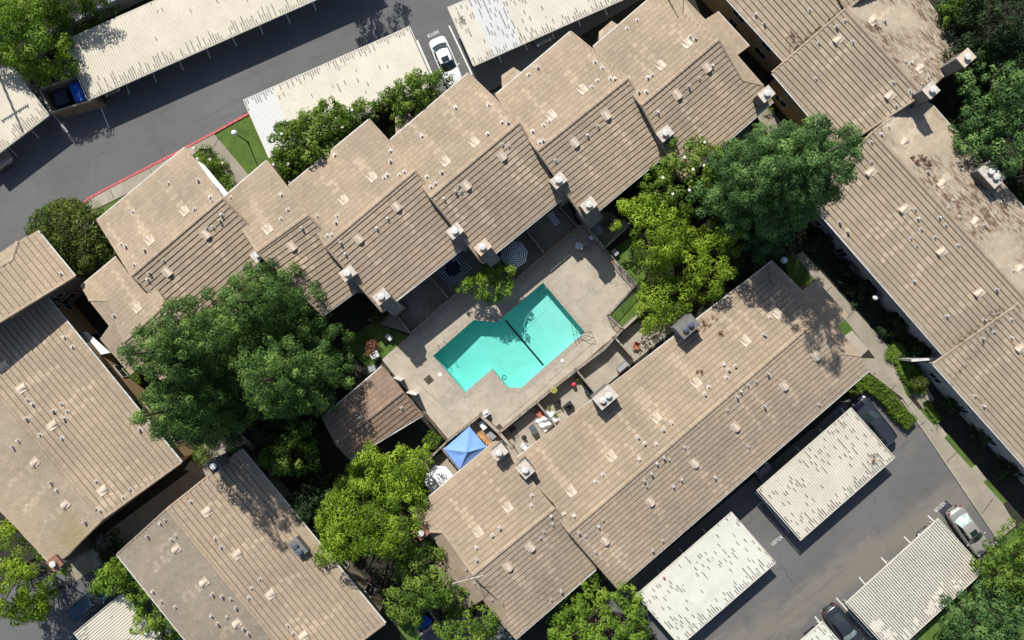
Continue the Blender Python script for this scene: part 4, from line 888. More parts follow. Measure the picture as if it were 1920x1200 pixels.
picket('picket fence running up the right side of the deck past the chairs', [(1136, 468), (1195, 533)], 1.5, 'wood_cap', .16)
picket('dark picket fence between the deck and the boxy hedge below the pool house', [(793, 774), (838, 828)], 1.5, 'wood_brown', .12)
picket('short picket gate between the pool house and the shaded deck corner', [(714, 684), (728, 702)], 1.5, 'wood_cap', .12)
def leafdoor(px, py, px2, py2, label):
    a, b = P(px, py, 2.05), P(px2, py2, 2.05); r = empty('open_door', Vector((a.x, a.y, ZD)), label, 'door'); m = MB(); m.beam(Vector((a.x, a.y, 1.08)), Vector((b.x, b.y, 1.08)), .05, 1.95); m.build('door_leaf', 'globe_white', r)
    m = MB(); q = a.lerp(b, .88); m.beam(Vector((q.x-.06, q.y-.1, 1.05)), Vector((q.x+.06, q.y+.1, 1.05)), .05, .05); m.build('handle', 'steel', r)
leafdoor(737, 708, 752, 714, 'white pool house door standing open onto the deck, upper of two')
leafdoor(762, 736, 780, 741, 'tan pool house door standing open onto the deck, lower of two')
# patio floors
PF = 'patio floors below the pool'
for k, (pts, mt) in enumerate((([(942, 812), (1009, 757), (1046, 800), (984, 870)], 'concrete'), ([(1009, 757), (1081, 696), (1118, 738), (1046, 800)], 'concrete'), ([(1081, 696), (1153, 635), (1192, 676), (1118, 738)], 'concrete'),
     ([(1153, 635), (1255, 552), (1300, 590), (1192, 676)], 'concrete'), ([(832, 845), (901, 781), (960, 842), (880, 900)], 'concrete'), ([(797, 868), (832, 845), (870, 890), (820, 930)], 'concrete'),
     ([(660, 560), (730, 575), (768, 626), (700, 605)], 'mulch'), ([(690, 600), (868, 440), (925, 500), (769, 626)], 'path_concrete'), ([(868, 540), (985, 432), (1022, 477), (968, 524)], 'path_concrete'), ([(985, 432), (1060, 370), (1086, 427), (1022, 477)], 'path_concrete'),
     ([(1093, 416), (1145, 370), (1180, 425), (1134, 466)], 'path_concrete'))):
    flat('patio_floor', pts, .05+.003*k, mt)
def awning():
    q = [P(a, b, 2.9) for a, b in ((368, 300), (382, 309), (428, 364), (420, 372))]; c = sum(q, Vector())/4; r = empty('awning', Vector((c.x, c.y, .1)), 'long white fabric awning beside the leftmost townhouse over the planted bed', 'awning')
    m = MB(); m.prism([p.to_2d()[:] for p in q], [2.9, 2.7, 2.6, 2.9], [2.93, 2.73, 2.63, 2.93]); m.build('canvas', 'fabric_white', r)
    for p in q[1:3]: m = MB(); m.beam(Vector((p.x, p.y, .1)), Vector((p.x, p.y, 2.65)), .04, .04, up=Vector((1, 0, 0))); m.build('post', 'metal_white', r)
awning()
def entry(label, q, z0, z1, mat='tile_tan'):
    # small gabled porch roof: eave pair, ridge pair
    w = [P(*q[0], z0), P(*q[1], z0), P(*q[2], z1), P(*q[3], z1)]; c = sum(w, Vector())/4; r = empty('entry_porch', Vector((c.x, c.y, 0)), label, 'porch'); m = MB(); m.tn = .4
    e = [P(*p, z0) for p in q[4:6]]
    m.prism([p.to_2d()[:] for p in w], [p.z-.12 for p in w], [p.z for p in w]); m.build('porch_roof', mat, r, tone=True)
    u = (w[1]-w[0]).normalized(); v = (w[2]-w[1]); n = max(1, int(v.length/.42)); L = (w[1]-w[0]).length
    for j in range(n):
        a = w[0].lerp(w[3], j/n); b = w[1].lerp(w[2], j/n); a2 = w[0].lerp(w[3], (j+.9)/n); b2 = w[1].lerp(w[2], (j+.9)/n); k = max(1, int((b-a).length/.45))
        for i in range(k):
            t = MB(); t.tn = random.random(); pts = [a.lerp(b, (i+.04)/k), a.lerp(b, (i+.96)/k), a2.lerp(b2, (i+.96)/k), a2.lerp(b2, (i+.04)/k)]; t.prism([p.to_2d()[:] for p in pts], [p.z for p in pts], [pts[0].z+.06, pts[1].z+.06, pts[2].z+.02, pts[3].z+.02]); t.build('roof_tile', mat, r, tone=True)
    for p in w[:2]: m = MB(); q_ = p.lerp(c, .15); m.beam(Vector((q_.x, q_.y, 0)), Vector((q_.x, q_.y, z0-.1)), .12, .12, up=Vector((1, 0, 0))); m.build('post', 'wood_brown', r)
entry('small porch roof under the dappled tree shade beside the middle townhouse', [(741, 217), (766, 211), (790, 232), (742, 256)], 2.9, 3.5)
entry('small porch roof tucked at the upper corner of the townhouse above the double chimneys', [(940, 142), (963, 126), (985, 140), (942, 178)], 2.9, 3.5)
entry('small porch roof tucked at the upper corner of the rightmost townhouse', [(1123, 60), (1147, 39), (1170, 54), (1122, 90)], 2.9, 3.5)
def awning2():
    q = [P(a, b, 2.6) for a, b in ((155, 622), (163, 622), (207, 661), (189, 665))]; c = sum(q, Vector())/4; r = empty('awning', Vector((c.x, c.y, .1)), 'pale grey awning in the gap beside the large left roof, by the bright hedge', 'awning')
    m = MB(); m.prism([p.to_2d()[:] for p in q], 2.55, 2.6); m.build('canvas', 'fabric_white', r)
    for p in (q[0], q[2], q[3]): m = MB(); m.beam(Vector((p.x, p.y, .1)), Vector((p.x, p.y, 2.55)), .05, .05, up=Vector((1, 0, 0))); m.build('post', 'metal_white', r)
awning2()
b0 = P(14, 116, 0); up = empty('utility_pole', b0, 'wooden utility pole with a crossarm at the left edge behind the cut carport', 'utility pole')
m = MB(); m.tube([b0, b0+Vector((0, 0, 10.5))], [.15, .10], 10); m.build('pole', 'bark', up)
m = MB(); m.beam(b0+Vector((-1.2, -.75, 8.6)), b0+Vector((1.2, .75, 8.6)), .1, .12); m.build('crossarm', 'bark', up)
for k in (-1.1, -.4, .4, 1.1): m = MB(); q = b0+Vector((k, k*.62, 8.66)); m.lathe([(.05, q.z), (.07, q.z+.1), (.03, q.z+.2), (0, q.z+.22)], q.x, q.y, 8); m.build('insulator', 'grey_plastic', up)
# ------------------------------------------------------------------ carports
def carport(label, q, sheet, low=1, h=2.45, ribs_along=False, group='corrugated carports'):
    w = [P(a, b, h) for a, b in q]; c = sum(w, Vector())/4; u = ((w[1]-w[0])+(w[2]-w[3])).normalized(); v = Vector((-u.y, u.x, 0))
    if v.dot(w[3]-w[0]) < 0: v = -v; 
    ang = math.atan2(u.y, u.x); flip = (Vector((-u.y, u.x, 0)).dot(v) < 0)
    L = ((w[1]-w[0]).length+(w[2]-w[3]).length)/2; Wd = ((w[3]-w[0]).length+(w[2]-w[1]).length)/2
    r = empty('carport', Vector((c.x, c.y, 0)), label, 'carport', group, rz=ang)
    s = -1 if flip else 1   # local +y towards q3 side when s=1
    lowy = s*low*Wd/2
    if ribs_along: pass
    z = lambda y: h-.13*abs(y+lowy)/Wd*1.0
    vs = []; eg = []; fs = []; X = L; Y = Wd
    n = int(X/RIB); st = X/n; x0 = -X/2
    ph = (x0/RIB) % 1
    xs = []; k = math.floor(x0/RIB)
    while k*RIB < X/2:
        for f, zz in ((.0, .065), (.24, .065), (.36, 0), (.78, 0), (.90, .065)):
            x = (k+f)*RIB
            if x0-1e-6 <= x <= X/2+1e-6: xs.append((x, zz))
        k += 1
    ys = [-Y/2, 0, Y/2]
    m = MB()
    for y in ys:
        for x, zz in xs: vs.append((x, y, z(y)+zz)); eg.append(abs(y-lowy))
    N_ = len(xs)
    for j in range(2):
        for i in range(N_-1): fs.append((j*N_+i, j*N_+i+1, (j+1)*N_+i+1, (j+1)*N_+i))
    me = bpy.data.meshes.new('roof_sheet'); me.from_pydata(vs, [], fs); me.materials.append(MATS[sheet]); me.attributes.new('edge', 'FLOAT', 'POINT').data.foreach_set('value', eg); me.update()
    o = bpy.data.objects.new('roof_sheet', me); C.objects.link(o); o.parent = r
    for sx in (-1, 1): b = MB(); b.box(sx*X/2-.03+sx*.03, sx*X/2+.03+sx*.03, -Y/2, Y/2, h-.24, h+.0); b.build('fascia', 'sheet_trim', r, local=True)
    for sy in (-1, 1): b = MB(); yy = sy*Y/2; b.box(-X/2-.05, X/2+.05, yy-.03+sy*.03, yy+.03+sy*.03, z(yy)-.13, z(yy)+.03); b.build('gutter', 'sheet_trim', r, local=True)
    for sy in (-.32, 0, .34):
        b = MB(); b.box(-X/2+.05, X/2-.05, sy*Y-.06, sy*Y+.06, z(sy*Y)-.21, z(sy*Y)-.03); b.build('beam', 'wood_brown', r, local=True)
    npst = max(2, round(X/5.4)+1)
    for i in range(npst):
        x = -X/2+.25+(X-.5)*i/(npst-1)
        for sy in (-.32, .34):
            b = MB(); b.box(x-.05, x+.05, sy*Y-.05, sy*Y+.05, 0, h-.2); b.build('post', 'post_cream', r, local=True)
simple('sheet_trim', (.66, .62, .53), .5); simple('post_cream', (.5, .46, .38), .6)
carport('longest cream carport at the top left, running out of the top edge', [(118, 78), (655, -159), (700, -50), (163, 187)], 'sheet_cream')
carport('cream carport cut by the left edge with a thin pole shadow across it', [(-107, 213), (15, 120), (92, 213), (-30, 306)], 'sheet_cream')
carport('cream carport with a white end panel, beside the lawn lamp and magnolias', [(458, 186), (767, 50), (815, 157), (503, 296)], 'sheet_cream2', low=-1)
carport('worn white carport at the top centre right of the white car', [(840, 15), (1172, -133), (1222, -26), (888, 122)], 'sheet_worn_panel')
carport('heavily streaked white carport beside the dark car at the lower right', [(1420, 920), (1597, 765), (1677, 859), (1502, 1013)], 'sheet_worn')
carport('pale carport at the bottom centre with a small red spot', [(1195, 1115), (1373, 960), (1453, 1057), (1275, 1212)], 'sheet_pale')
carport('striped carport at the bottom right beside the silver car', [(1586, 1131), (1759, 975), (1848, 1068), (1675, 1228)], 'sheet_striped')
carport('carport corner at the bottom edge left of the black car', [(1400, 1292), (1544, 1165), (1624, 1262), (1480, 1389)], 'sheet_pale')
carport('cream carport at the bottom left behind the dark blue van', [(230, 1113), (322, 1222), (228, 1298), (138, 1188)], 'sheet_cream2')
m = MB(); p = P(1245, 1083, 2.65); m.lathe([(.0, 2.6), (.10, 2.62), (.10, 2.74), (0, 2.8)], p.x, p.y, 12); free(m, 'ball', 'pink', p, 'small red ball lying on the pale bottom carport', 'ball')
# ------------------------------------------------------------------ cars
simple('paint_car_white', (.78, .79, .80), .3, var=.02, coat=.6); simple('paint_car_silver', (.42, .40, .37), .32, metal=.4, var=.03, coat=.6)
simple('paint_car_black', (.026, .031, .040), .25, var=.03, coat=.8); simple('paint_car_navy', (.022, .05, .075), .28, var=.03, coat=.7); simple('paint_car_grey', (.10, .105, .11), .3, var=.03, coat=.6)
simple('car_glass', (.018, .026, .028), .04, var=.04, coat=.5); simple('tyre', (.02, .02, .02), .85); simple('lamp_red', (.22, .02, .02), .3); simple('lamp_clear', (.6, .62, .64), .15); simple('sunshade', (.42, .55, .50), .4, var=.2, sc=3)
def car(label, px, py, heading, paint, kind='sedan', L=4.7, sunroof=False, shade=False, Wd=1.82):
    """heading: direction of the nose in degrees, anticlockwise from east"""
    p = P(px, py, .8); r = empty('parked_car', Vector((p.x, p.y, .03)), label, 'car', rz=math.radians(heading))
    suv = kind == 'suv'; hl = L/2; hw = Wd/2
    T = [-1, -.985, -.94, -.84, -.62, -.3, 0, .3, .55, .76, .88, .95, .985, 1]
    Wf = [.60, .74, .86, .94, .985, 1, 1, .995, .985, .96, .90, .80, .68, .52]
    if suv: Tp = [.85, 1.0, 1.06, 1.08, 1.08, 1.07, 1.06, 1.05, 1.04, 1.0, .95, .88, .78, .62]
    else: Tp = [.72, .88, .96, .99, .99, .97, .95, .94, .92, .87, .81, .74, .66, .52]
    sec = [(.90, .22), (.985, .36), (1, .55), (.985, .80), (.93, .93), (.80, 1.0), (.45, 1.035), (0, 1.045)]
    vs = []; fs = []; m = 2*len(sec)-1
    for t, w, h in zip(T, Wf, Tp):
        row = [(t*hl, hw*w*a, (.22+(h-.22)*max(0, (b-.22)/.78)) if b > .22 else .22) for a, b in sec]
        vs += row+[(x, -y, z) for x, y, z in row[-2::-1]]
    for i in range(len(T)-1):
        for k in range(m-1): fs.append((i*m+k, i*m+k+1, (i+1)*m+k+1, (i+1)*m+k))
    fs += [tuple(range(m)), tuple(range((len(T)-1)*m, len(T)*m))[::-1]]
    b = MB(); b.add(vs, fs); o = b.build('body', paint, r, smooth=True, local=True); sm = o.modifiers.new('sub', 'SUBSURF'); sm.levels = sm.render_levels = 1
    if suv: xf, xf2, xr2, xr, zr_ = .42, .16, -.84, -.95, 1.68
    else: xf, xf2, xr2, xr, zr_ = .40, .12, -.40, -.70, 1.43
    zb = (1.06 if suv else .95); wb, wr = .86, (.72 if suv else .64); bow, bow2 = .16, .09
    def curve(x, w, z, bw, n=8): return [(x*hl+bw*(1-(2*k/n-1)**2)-bw*.5, hw*w*(1-2*k/n), z+.03*(1-(2*k/n-1)**2)) for k in range(n+1)]
    F1, F2, R2, R1 = curve(xf, wb*.96, zb, bow), curve(xf2, wr*.96, zr_-.03, bow2), curve(xr2, wr*.94, zr_-.05, -bow2), curve(xr, wb*.90, zb+.02, -bow)
    def strip(nm, A, B, mt, lift=0):
        b = MB(); n = len(A); b.add([(x, y, z+lift) for x, y, z in A+B], [(k, k+1, n+k+1, n+k) for k in range(n-1)]); return b.build(nm, mt, r, smooth=True, local=True)
    strip('windshield', F1, F2, 'sunshade' if shade == 'front' else 'car_glass'); strip('rear_window', R1[::-1], R2[::-1], 'sunshade' if shade == 'rear' else 'car_glass')
    M1 = curve((xf2+xr2)/2+.12, wr, zr_, bow2*.3); M2 = curve((xf2+xr2)/2-.18, wr, zr_, -bow2*.3)
    b = MB(); rows = [F2, M1, M2, R2]; nn = len(F2); b.add([q for rw in rows for q in rw], [(j*nn+k, j*nn+k+1, (j+1)*nn+k+1, (j+1)*nn+k) for j in range(3) for k in range(nn-1)]); b.build('roof_panel', paint, r, smooth=True, local=True)
    for s, ix in ((1, 0), (-1, -1)):
        f1, f2, r2, r1 = Vector(F1[ix]), Vector(F2[ix]), Vector(R2[ix]), Vector(R1[ix]); m1 = Vector(M1[ix])
        out = Vector((0, s*.004, 0)); lo = lambda t: r1.lerp(f1, t)+Vector((0, s*hw*.05*(1-abs(2*t-1)), 0)); hi = lambda t: (r2.lerp(m1, t*2) if t < .5 else m1.lerp(f2, t*2-1))
        b = MB(); ts = [0, .2, .4, .5, .6, .8, 1]; b.add([lo(t) for t in ts]+[hi(t) for t in ts], [(k, k+1, k+8, k+7) for k in range(6)]); b.build('pillar_frame', paint, r, local=True)
        for a, c in ((.08, .47), (.53, .93)):
            b = MB(); b.add([lo(a).lerp(hi(a), .08)+out, lo(c).lerp(hi(c), .08)+out, lo(c).lerp(hi(c), .86)+out, lo(a).lerp(hi(a), .86)+out], [(0, 1, 2, 3)]); b.build('side_window', 'car_glass', r, local=True)
        b = MB(); x = (xf-.06)*hl; b.tube([(x, s*hw*.93, zb), (x-.02, s*(hw+.06), zb+.05), (x-.05, s*(hw+.16), zb+.05)], [.04, .07, .05], 8); b.build('wing_mirror', paint, r, smooth=True, local=True)
        for x in (.62*hl, -.60*hl):
            b = MB(); Mx = Matrix.Translation((x, s*(hw-.11), .32)) @ Matrix.Rotation(math.pi/2, 4, 'X'); b.lathe([(.20, -.11), (.32, -.11), (.335, -.07), (.335, .07), (.32, .11), (.20, .11)], n=20, M=Mx); w = b.build('wheel', 'tyre', r, local=True)
            b = MB(); b.lathe([(0, -.09), (.2, -.10), (.2, .10), (0, .09)], n=14, M=Mx); q = b.build('rim', 'steel', None); q.parent = w
        b = MB(); b.lathe([(0, .05), (.10, .03), (.16, 0), (.1, -.05)], n=10, M=Matrix.Translation((.925*hl, s*hw*.66, .70 if not suv else .84)) @ Matrix.Scale(1.5, 4, (1, 0, 0))); b.build('headlight', 'lamp_clear', r, smooth=True, local=True)
        b = MB(); b.box(-hl*.985, -hl*.93, s*hw*.52-.02, s*hw*.80, .74, .90); b.build('tail_light', 'lamp_red', r, local=True)
    if sunroof:
        b = MB(); b.add([(hl*.11, .34, zr_+.045), (hl*.11, -.34, zr_+.045), (-hl*.10, -.34, zr_+.048), (-hl*.10, .34, zr_+.048)], [(0, 3, 2, 1)]); b.build('sunroof', 'car_glass', r, local=True)
    if suv:
        for s in (1, -1): b = MB(); b.beam((hl*.1, s*.56, zr_+.06), (-hl*.8, s*.56, zr_+.05), .04, .05); b.build('roof_rail', 'black_metal', r, local=True)
    b = MB(); 
    for s in (1, -1): b.beam((.44*hl, s*.30*hw, (1.075 if suv else .965)), (.93*hl, s*.52*hw, (.93 if suv else .79)), .02, .012)
    b.build('bonnet_crease', 'black_metal' if paint != 'paint_car_black' else 'paint_car_grey', r, local=True)
    return r
car('white saloon with a dark sunroof in the upper visitor bay', 836, 115, -67, 'paint_car_white', sunroof=True)
car('black estate car glinting beside the streaked carport and hedge', 1639, 790, 128, 'paint_car_black', 'suv', L=5.0, shade='rear')
car('silver-beige saloon with a sunshade, at the lower right by the trees', 1818, 996, -54, 'paint_car_silver', L=5.0, sunroof=True, shade='rear')
car('black hatchback with red tail lights at the bottom edge', 1583, 1178, -54, 'paint_car_black', L=4.7, shade='front')
car('dark blue minivan in tree shade at the bottom left', 172, 1124, 40, 'paint_car_navy', 'suv', L=4.9)
car('silver car nose showing at the left edge below the cut carport', -26, 312, 32, 'paint_car_silver')
car('grey car hidden under the left end of the longest carport, its bonnet just showing', 190, 132, -64, 'paint_car_grey')
car('dark car mostly under the worn top carport, a sliver showing on its lower side', 1000, 38, -64, 'paint_car_grey')
car('dark car under the left end of the streaked carport', 1458, 912, 130, 'paint_car_grey')
car('dark car under the striped carport, its bonnet just out of the roof', 1762, 1032, 128, 'paint_car_grey')
car('dark car under the bottom edge carport corner', 1549, 1222, -52, 'paint_car_black')
LATE = []
# ------------------------------------------------------------------ lamps, canopies, patio things
def lamp(label, px, py, h=3.6, r_=.26):
    t = P(px, py, h); r = empty('street_lamp', Vector((t.x, t.y, 0)), label, 'street lamp')
    m = MB(); m.tube([(t.x, t.y, 0), (t.x, t.y, .5), (t.x, t.y, h-.3)], [.10, .06, .045], 8); m.build('pole', 'black_metal', r)
    m = MB(); m.lathe([(.12, 0), (.09, .15), (0, .2)], t.x, t.y, 10); m.build('base', 'black_metal', r)
    m = MB(); m.lathe([(0, h-.32)]+[(r_*math.sin(a), h-.03-r_*math.cos(a)) for a in (.4, .8, 1.2, 1.6, 2.0, 2.4, 2.8)]+[(0, h-.03+r_)], t.x, t.y, 16); m.build('globe', 'globe_white', r, smooth=True)
lamp('globe lamp on a black post in the lawn beside the walkway', 439, 249)
lamp('globe lamp at the dark tree edge above the long roof', 1470, 488, 3.6, .30)
lamp('globe lamp in the shaded bed beside the long right-hand roof', 1642, 558, 3.0)
def at_local(r, nm, mb, mt, **k): return mb.build(nm, mt, r, local=True, **k)
# blue canopy tent
def canopy(label, q, h, ap, hz, mat, cat='canopy'):
    w = [P(a, b, h) for a, b in q]; c = sum(w, Vector())/4; r = empty('canopy_tent', Vector((c.x, c.y, .05)), label, cat)
    A = P(*ap, hz); m = MB(); m.tn = .5
    n = 6; top = []
    for i in range(4):
        a, b = w[i], w[(i+1) % 4]; vs = []; fs = []
        for j in range(n+1):
            t = j/n; row = n-j+1
            for k in range(n+1):
                s = k/n; e = a.lerp(b, s); p = e.lerp(A, t); p.z += .10*math.sin(math.pi*t)*-1 * (1-abs(2*s-1))+.02*math.sin(9*s+5*t+i); vs.append(p)
        fs = [(j*(n+1)+k, j*(n+1)+k+1, (j+1)*(n+1)+k+1, (j+1)*(n+1)+k) for j in range(n) for k in range(n)]
        mm = MB(); mm.add(vs, fs); mm.build('canopy_panel', mat, r, smooth=True)
        v = MB(); v.add([a, b, b-Vector((0, 0, .22)), a-Vector((0, 0, .22))], [(0, 1, 2, 3)]); v.build('valance', mat, r)
        l = MB(); l.beam(Vector((a.x, a.y, .05)), a, .05, .05, up=Vector((1, 0, 0))); l.build('leg', 'metal_white', r)
        l = MB(); l.beam(a-Vector((0, 0, .03)), A-Vector((0, 0, .12)), .03, .03); l.build('rib', 'metal_white', r)
canopy('square pale blue canopy tent with creased panels in the lower patio', [(832, 842), (880, 800), (912, 838), (862, 880)], 2.2, (876, 848), 2.85, 'fabric_blue')
def parasol(label, px, py, R, h, mats, n=8, striped=0, rot=0):
    t = P(px, py, h); r = empty('parasol', Vector((t.x, t.y, .06)), label, 'parasol')
    m = MB(); m.tube([(t.x, t.y, .06), (t.x, t.y, h)], .025, 8); m.build('pole', 'metal_white', r)
    m = MB(); m.lathe([(.28, .06), (.28, .12), (.05, .18)], t.x, t.y, 14); m.build('base', 'black_metal', r)
    K = striped or 4; drop = .55
    for k in range(n):
        a0 = rot+2*math.pi*k/n; a1 = rot+2*math.pi*(k+1)/n; mm = MB()
        for j in range(K):
            r0, r1 = R*j/K, R*(j+1)/K; f = lambda rr: h-drop*(rr/R)**1.25; mm.m = j % len(mats)
            q = [(t.x+rr*math.cos(a), t.y+rr*math.sin(a), f(rr)) for rr, a in ((r0, a0), (r1, a0), (r1, a1), (r0, a1))]
            mm.add(q if j else q[1:] if 0 else [q[0], q[1], q[2]], [(0, 1, 2, 3)] if j else [(0, 1, 2)])
        mm.build('canopy_panel', mats, r)
        m2 = MB(); m2.beam((t.x, t.y, h-.05), (t.x+R*math.cos(a0), t.y+R*math.sin(a0), h-drop-.02), .02, .02); m2.build('rib', 'steel', r)
    m = MB(); m.lathe([(.05, h-.01), (.03, h+.07), (0, h+.1)], t.x, t.y, 8); m.build('finial', 'metal_white', r)
parasol('parasol with concentric navy and white stripes in the shaded patio', 964, 476, 1.36, 2.5, ['fabric_white', 'fabric_navy'], striped=14, rot=.2)
parasol('bright white parasol beside the yellow-green tree at the lower patio', 822, 902, 1.35, 2.5, ['fabric_white'], rot=.3)
# geometric rug
def rug():
    c = P(849, 504, .07); r = empty('patio_rug', c, 'dark round-centred rug with a white geometric link pattern in the shaded patio', 'rug', rz=math.radians(40)); m = MB(); m.box(-1.5, 1.5, -1.15, 1.15, 0, .012); at_local(r, 'rug_base', m, 'fabric_navy'); m = MB()
    simple('rug_white', (.78, .78, .78), .9)
    for i in range(-5, 6):
        for j in range(-4, 5):
            x, y = i*.27, j*.26
            if (x*x/1.0+y*y/.8) < .42: continue
            for (a, b) in (((x-.1, y), (x, y+.1)), ((x, y+.1), (x+.1, y)), ((x+.1, y), (x, y-.1)), ((x, y-.1), (x-.1, y))): m.beam((a[0], a[1], .014), (b[0], b[1], .014), .06, .006)
    at_local(r, 'pattern', m, 'rug_white'); r2 = MB(); 
rug()
def chair(label, px, py, ang, mat='fabric_white', group=None, lounge=False):
    c = P(px, py, .1); r = empty('deck_chair', c, label, 'chair', group, rz=math.radians(ang)); L = .62
    m = MB(); m.box(-.26, .26, -.26, .26, .40, .44); at_local(r, 'seat', m, mat)
    m = MB(); m.beam((-.26, 0, .42), (-.42, 0, .95), .5, .04, up=Vector((1, 0, .3))); m = MB(); M = Matrix.Translation((-.33, 0, .68)) @ Matrix.Rotation(-.28, 4, 'Y'); m.box(-.02, .02, -.26, .26, -.27, .27, M); at_local(r, 'backrest', m, mat)
    for sx in (-1, 1):
        for sy in (-1, 1): m = MB(); m.beam((sx*.22, sy*.24, .40), (sx*.30, sy*.26, 0), .03, .03); at_local(r, 'leg', m, 'steel')
    for sy in (-1, 1): m = MB(); m.box(-.28, .24, sy*.28-.025, sy*.28+.025, .62, .65); at_local(r, 'armrest', m, mat)
chair('pale blue-white deck chair standing in the shade at the top right of the deck', 1083, 462, 170, 'paint_white'); chair('small grey-blue deck chair beside the pale one in the shade', 1100, 459, 100, 'grey_plastic')
chair('white draped chair by the tree at the shaded left corner of the deck', 706, 664, 30, 'fabric_white')
chair('chair with a pink cushion on the sunny patio at the right of the patio row', 1191, 649, 250, 'terracotta'); chair('dark chair among the potted plants on the patio with the black cover', 1042, 756, 200, 'black_metal')
chair('folding chair leaning in the shaded patio by the round table', 1140, 418, 60, 'wood_brown'); chair('white plastic chair in the junk patio next to the roof edge', 983, 836, 230, 'fabric_white'); chair('dark armchair in the shade of the junk patio wall', 962, 803, 40, 'black_metal')
def round_table(label, px, py, R, mat, h=.72):
    c = P(px, py, h); r = empty('round_table', Vector((c.x, c.y, .06)), label, 'table'); m = MB(); m.lathe([(0, h-.03), (R, h-.03), (R, h), (0, h+.003)], c.x, c.y, 20); m.build('table_top', mat, r)
    m = MB(); m.tube([(c.x, c.y, .06), (c.x, c.y, h-.03)], .03, 8); m.build('stem', 'black_metal', r); m = MB(); m.lathe([(.25, .06), (.22, .1), (0, .12)], c.x, c.y, 12); m.build('foot', 'black_metal', r)
round_table('round dark patio table in the shaded patio right of the deck', 1120, 432, .5, 'grey_plastic'); round_table('small round black table in the junk patio', 983, 822, .2, 'plastic_black', .5)
def mat_(label, px, py, ang, w, l, base, stripe, n=9):
    c = P(px, py, .07); r = empty('striped_mat', c, label, 'mat', rz=math.radians(ang)); m = MB(); m.box(-l/2, l/2, -w/2, w/2, .28, .33); at_local(r, 'mat', m, base)
    for i in range(n): m = MB(); x = -l/2+l*(i+.5)/n; m.box(x-l/n*.33, x+l/n*.33, -w/2-.01, w/2+.01, .30, .345); at_local(r, 'slat', m, stripe)
    for sx in (-1, 1):
        for sy in (-1, 1): m = MB(); m.box(sx*l*.42-.03, sx*l*.42+.03, sy*w*.42-.03, sy*w*.42+.03, 0, .28); at_local(r, 'leg', m, stripe)
mat_('white slatted lounger in the shaded patio right of the striped parasol', 1038, 411, -55, .65, 1.35, 'fabric_navy', 'fabric_white', 6)
def planter(label, px, py, R, h, pot, leaf, n=120, lr=.3, seed=1):
    c = P(px, py, h); r = empty('potted_plant', Vector((c.x, c.y, .07)), label, 'potted plant'); m = MB(); m.lathe([(0, .07), (R*.75, .07), (R, h*.6), (R*.9, h*.6), (0, h*.55)], c.x, c.y, 14); m.build('pot', pot, r)
    foliage_obj('foliage', [(c.x, c.y, h, lr)], leaf, .09, n/(lr*lr), r, seed)
def box_thing(name, label, cat, px, py, ang, sx, sy, sz, mat, lid=None, h0=.07, top=None):
    c = P(px, py, h0); r = empty(name, c, label, cat, rz=math.radians(ang)); m = MB(); m.box(-sx, sx, -sy, sy, 0, sz); at_local(r, 'box', m, mat)
    if lid: m = MB(); m.box(-sx-.02, sx+.02, -sy-.02, sy+.02, sz, sz+.05); at_local(r, 'lid', m, lid)
    m = MB(); m.box(-sx*.3, sx*.3, sy+.0, sy+.03, sz*.6, sz*.75); at_local(r, 'handle', m, 'black_metal'); return r
box_thing('bench', 'orange-brown wooden bench beside the blue canopy', 'bench', 908, 821, -45, .75, .22, .42, 'wood_orange'); box_thing('cool_box', 'white cool box next to the blue canopy by the patio wall', 'box', 906, 796, -55, .38, .24, .5, 'grey_plastic', 'fabric_white')
box_thing('plastic_tub', 'grey tub in the patio corner right of the blue canopy', 'tub', 923, 815, -50, .34, .25, .4, 'plastic_black', 'grey_plastic'); box_thing('storage_box', 'square pale lid box on a stand by the diagonal deck wall', 'box', 1108, 447, -45, .2, .2, .8, 'wood_brown', 'fabric_white')
box_thing('rust_crate', 'rusty red board leaning in the junk patio', 'crate', 1013, 776, -40, .45, .3, .3, 'terracotta'); box_thing('barbecue_grill', 'barbecue grill with a metal rack in the junk patio', 'grill', 1000, 804, -55, .38, .24, .8, 'black_metal', 'steel')
box_thing('grey_cabinet', 'dark grey cabinet at the roof edge of the bare patio', 'cabinet', 1166, 687, 40, .55, .2, .5, 'plastic_black', 'grey_plastic'); box_thing('recycling_box', 'blue-grey tub beside the pink flower patio divider', 'tub', 1103, 733, 40, .3, .22, .4, 'grey_plastic', 'fabric_navy')
box_thing('white_cushion', 'white square cushion on a stool in the junk patio', 'cushion', 983, 834, -30, .22, .2, .4, 'fabric_white'); box_thing('utility_box', 'grey utility box on the lawn under the yellow-green tree', 'utility box', 1152, 474, -45, .3, .2, .5, 'grey_plastic', 'grey_plastic')
box_thing('utility_box', 'pale utility box on the sunlit hedge lawn left of the deck', 'utility box', 731, 632, -35, .3, .2, .6, 'grey_plastic', 'metal_white'); box_thing('utility_box', 'dark utility box at the corner of the pool house roof', 'utility box', 700, 690, 20, .3, .25, .7, 'grey_plastic', 'grey_plastic')
box_thing('washtub', 'round-cornered pale tub beside the empty dark patio chimney', 'tub', 745, 573, 40, .35, .28, .45, 'grey_plastic', 'grey_plastic')
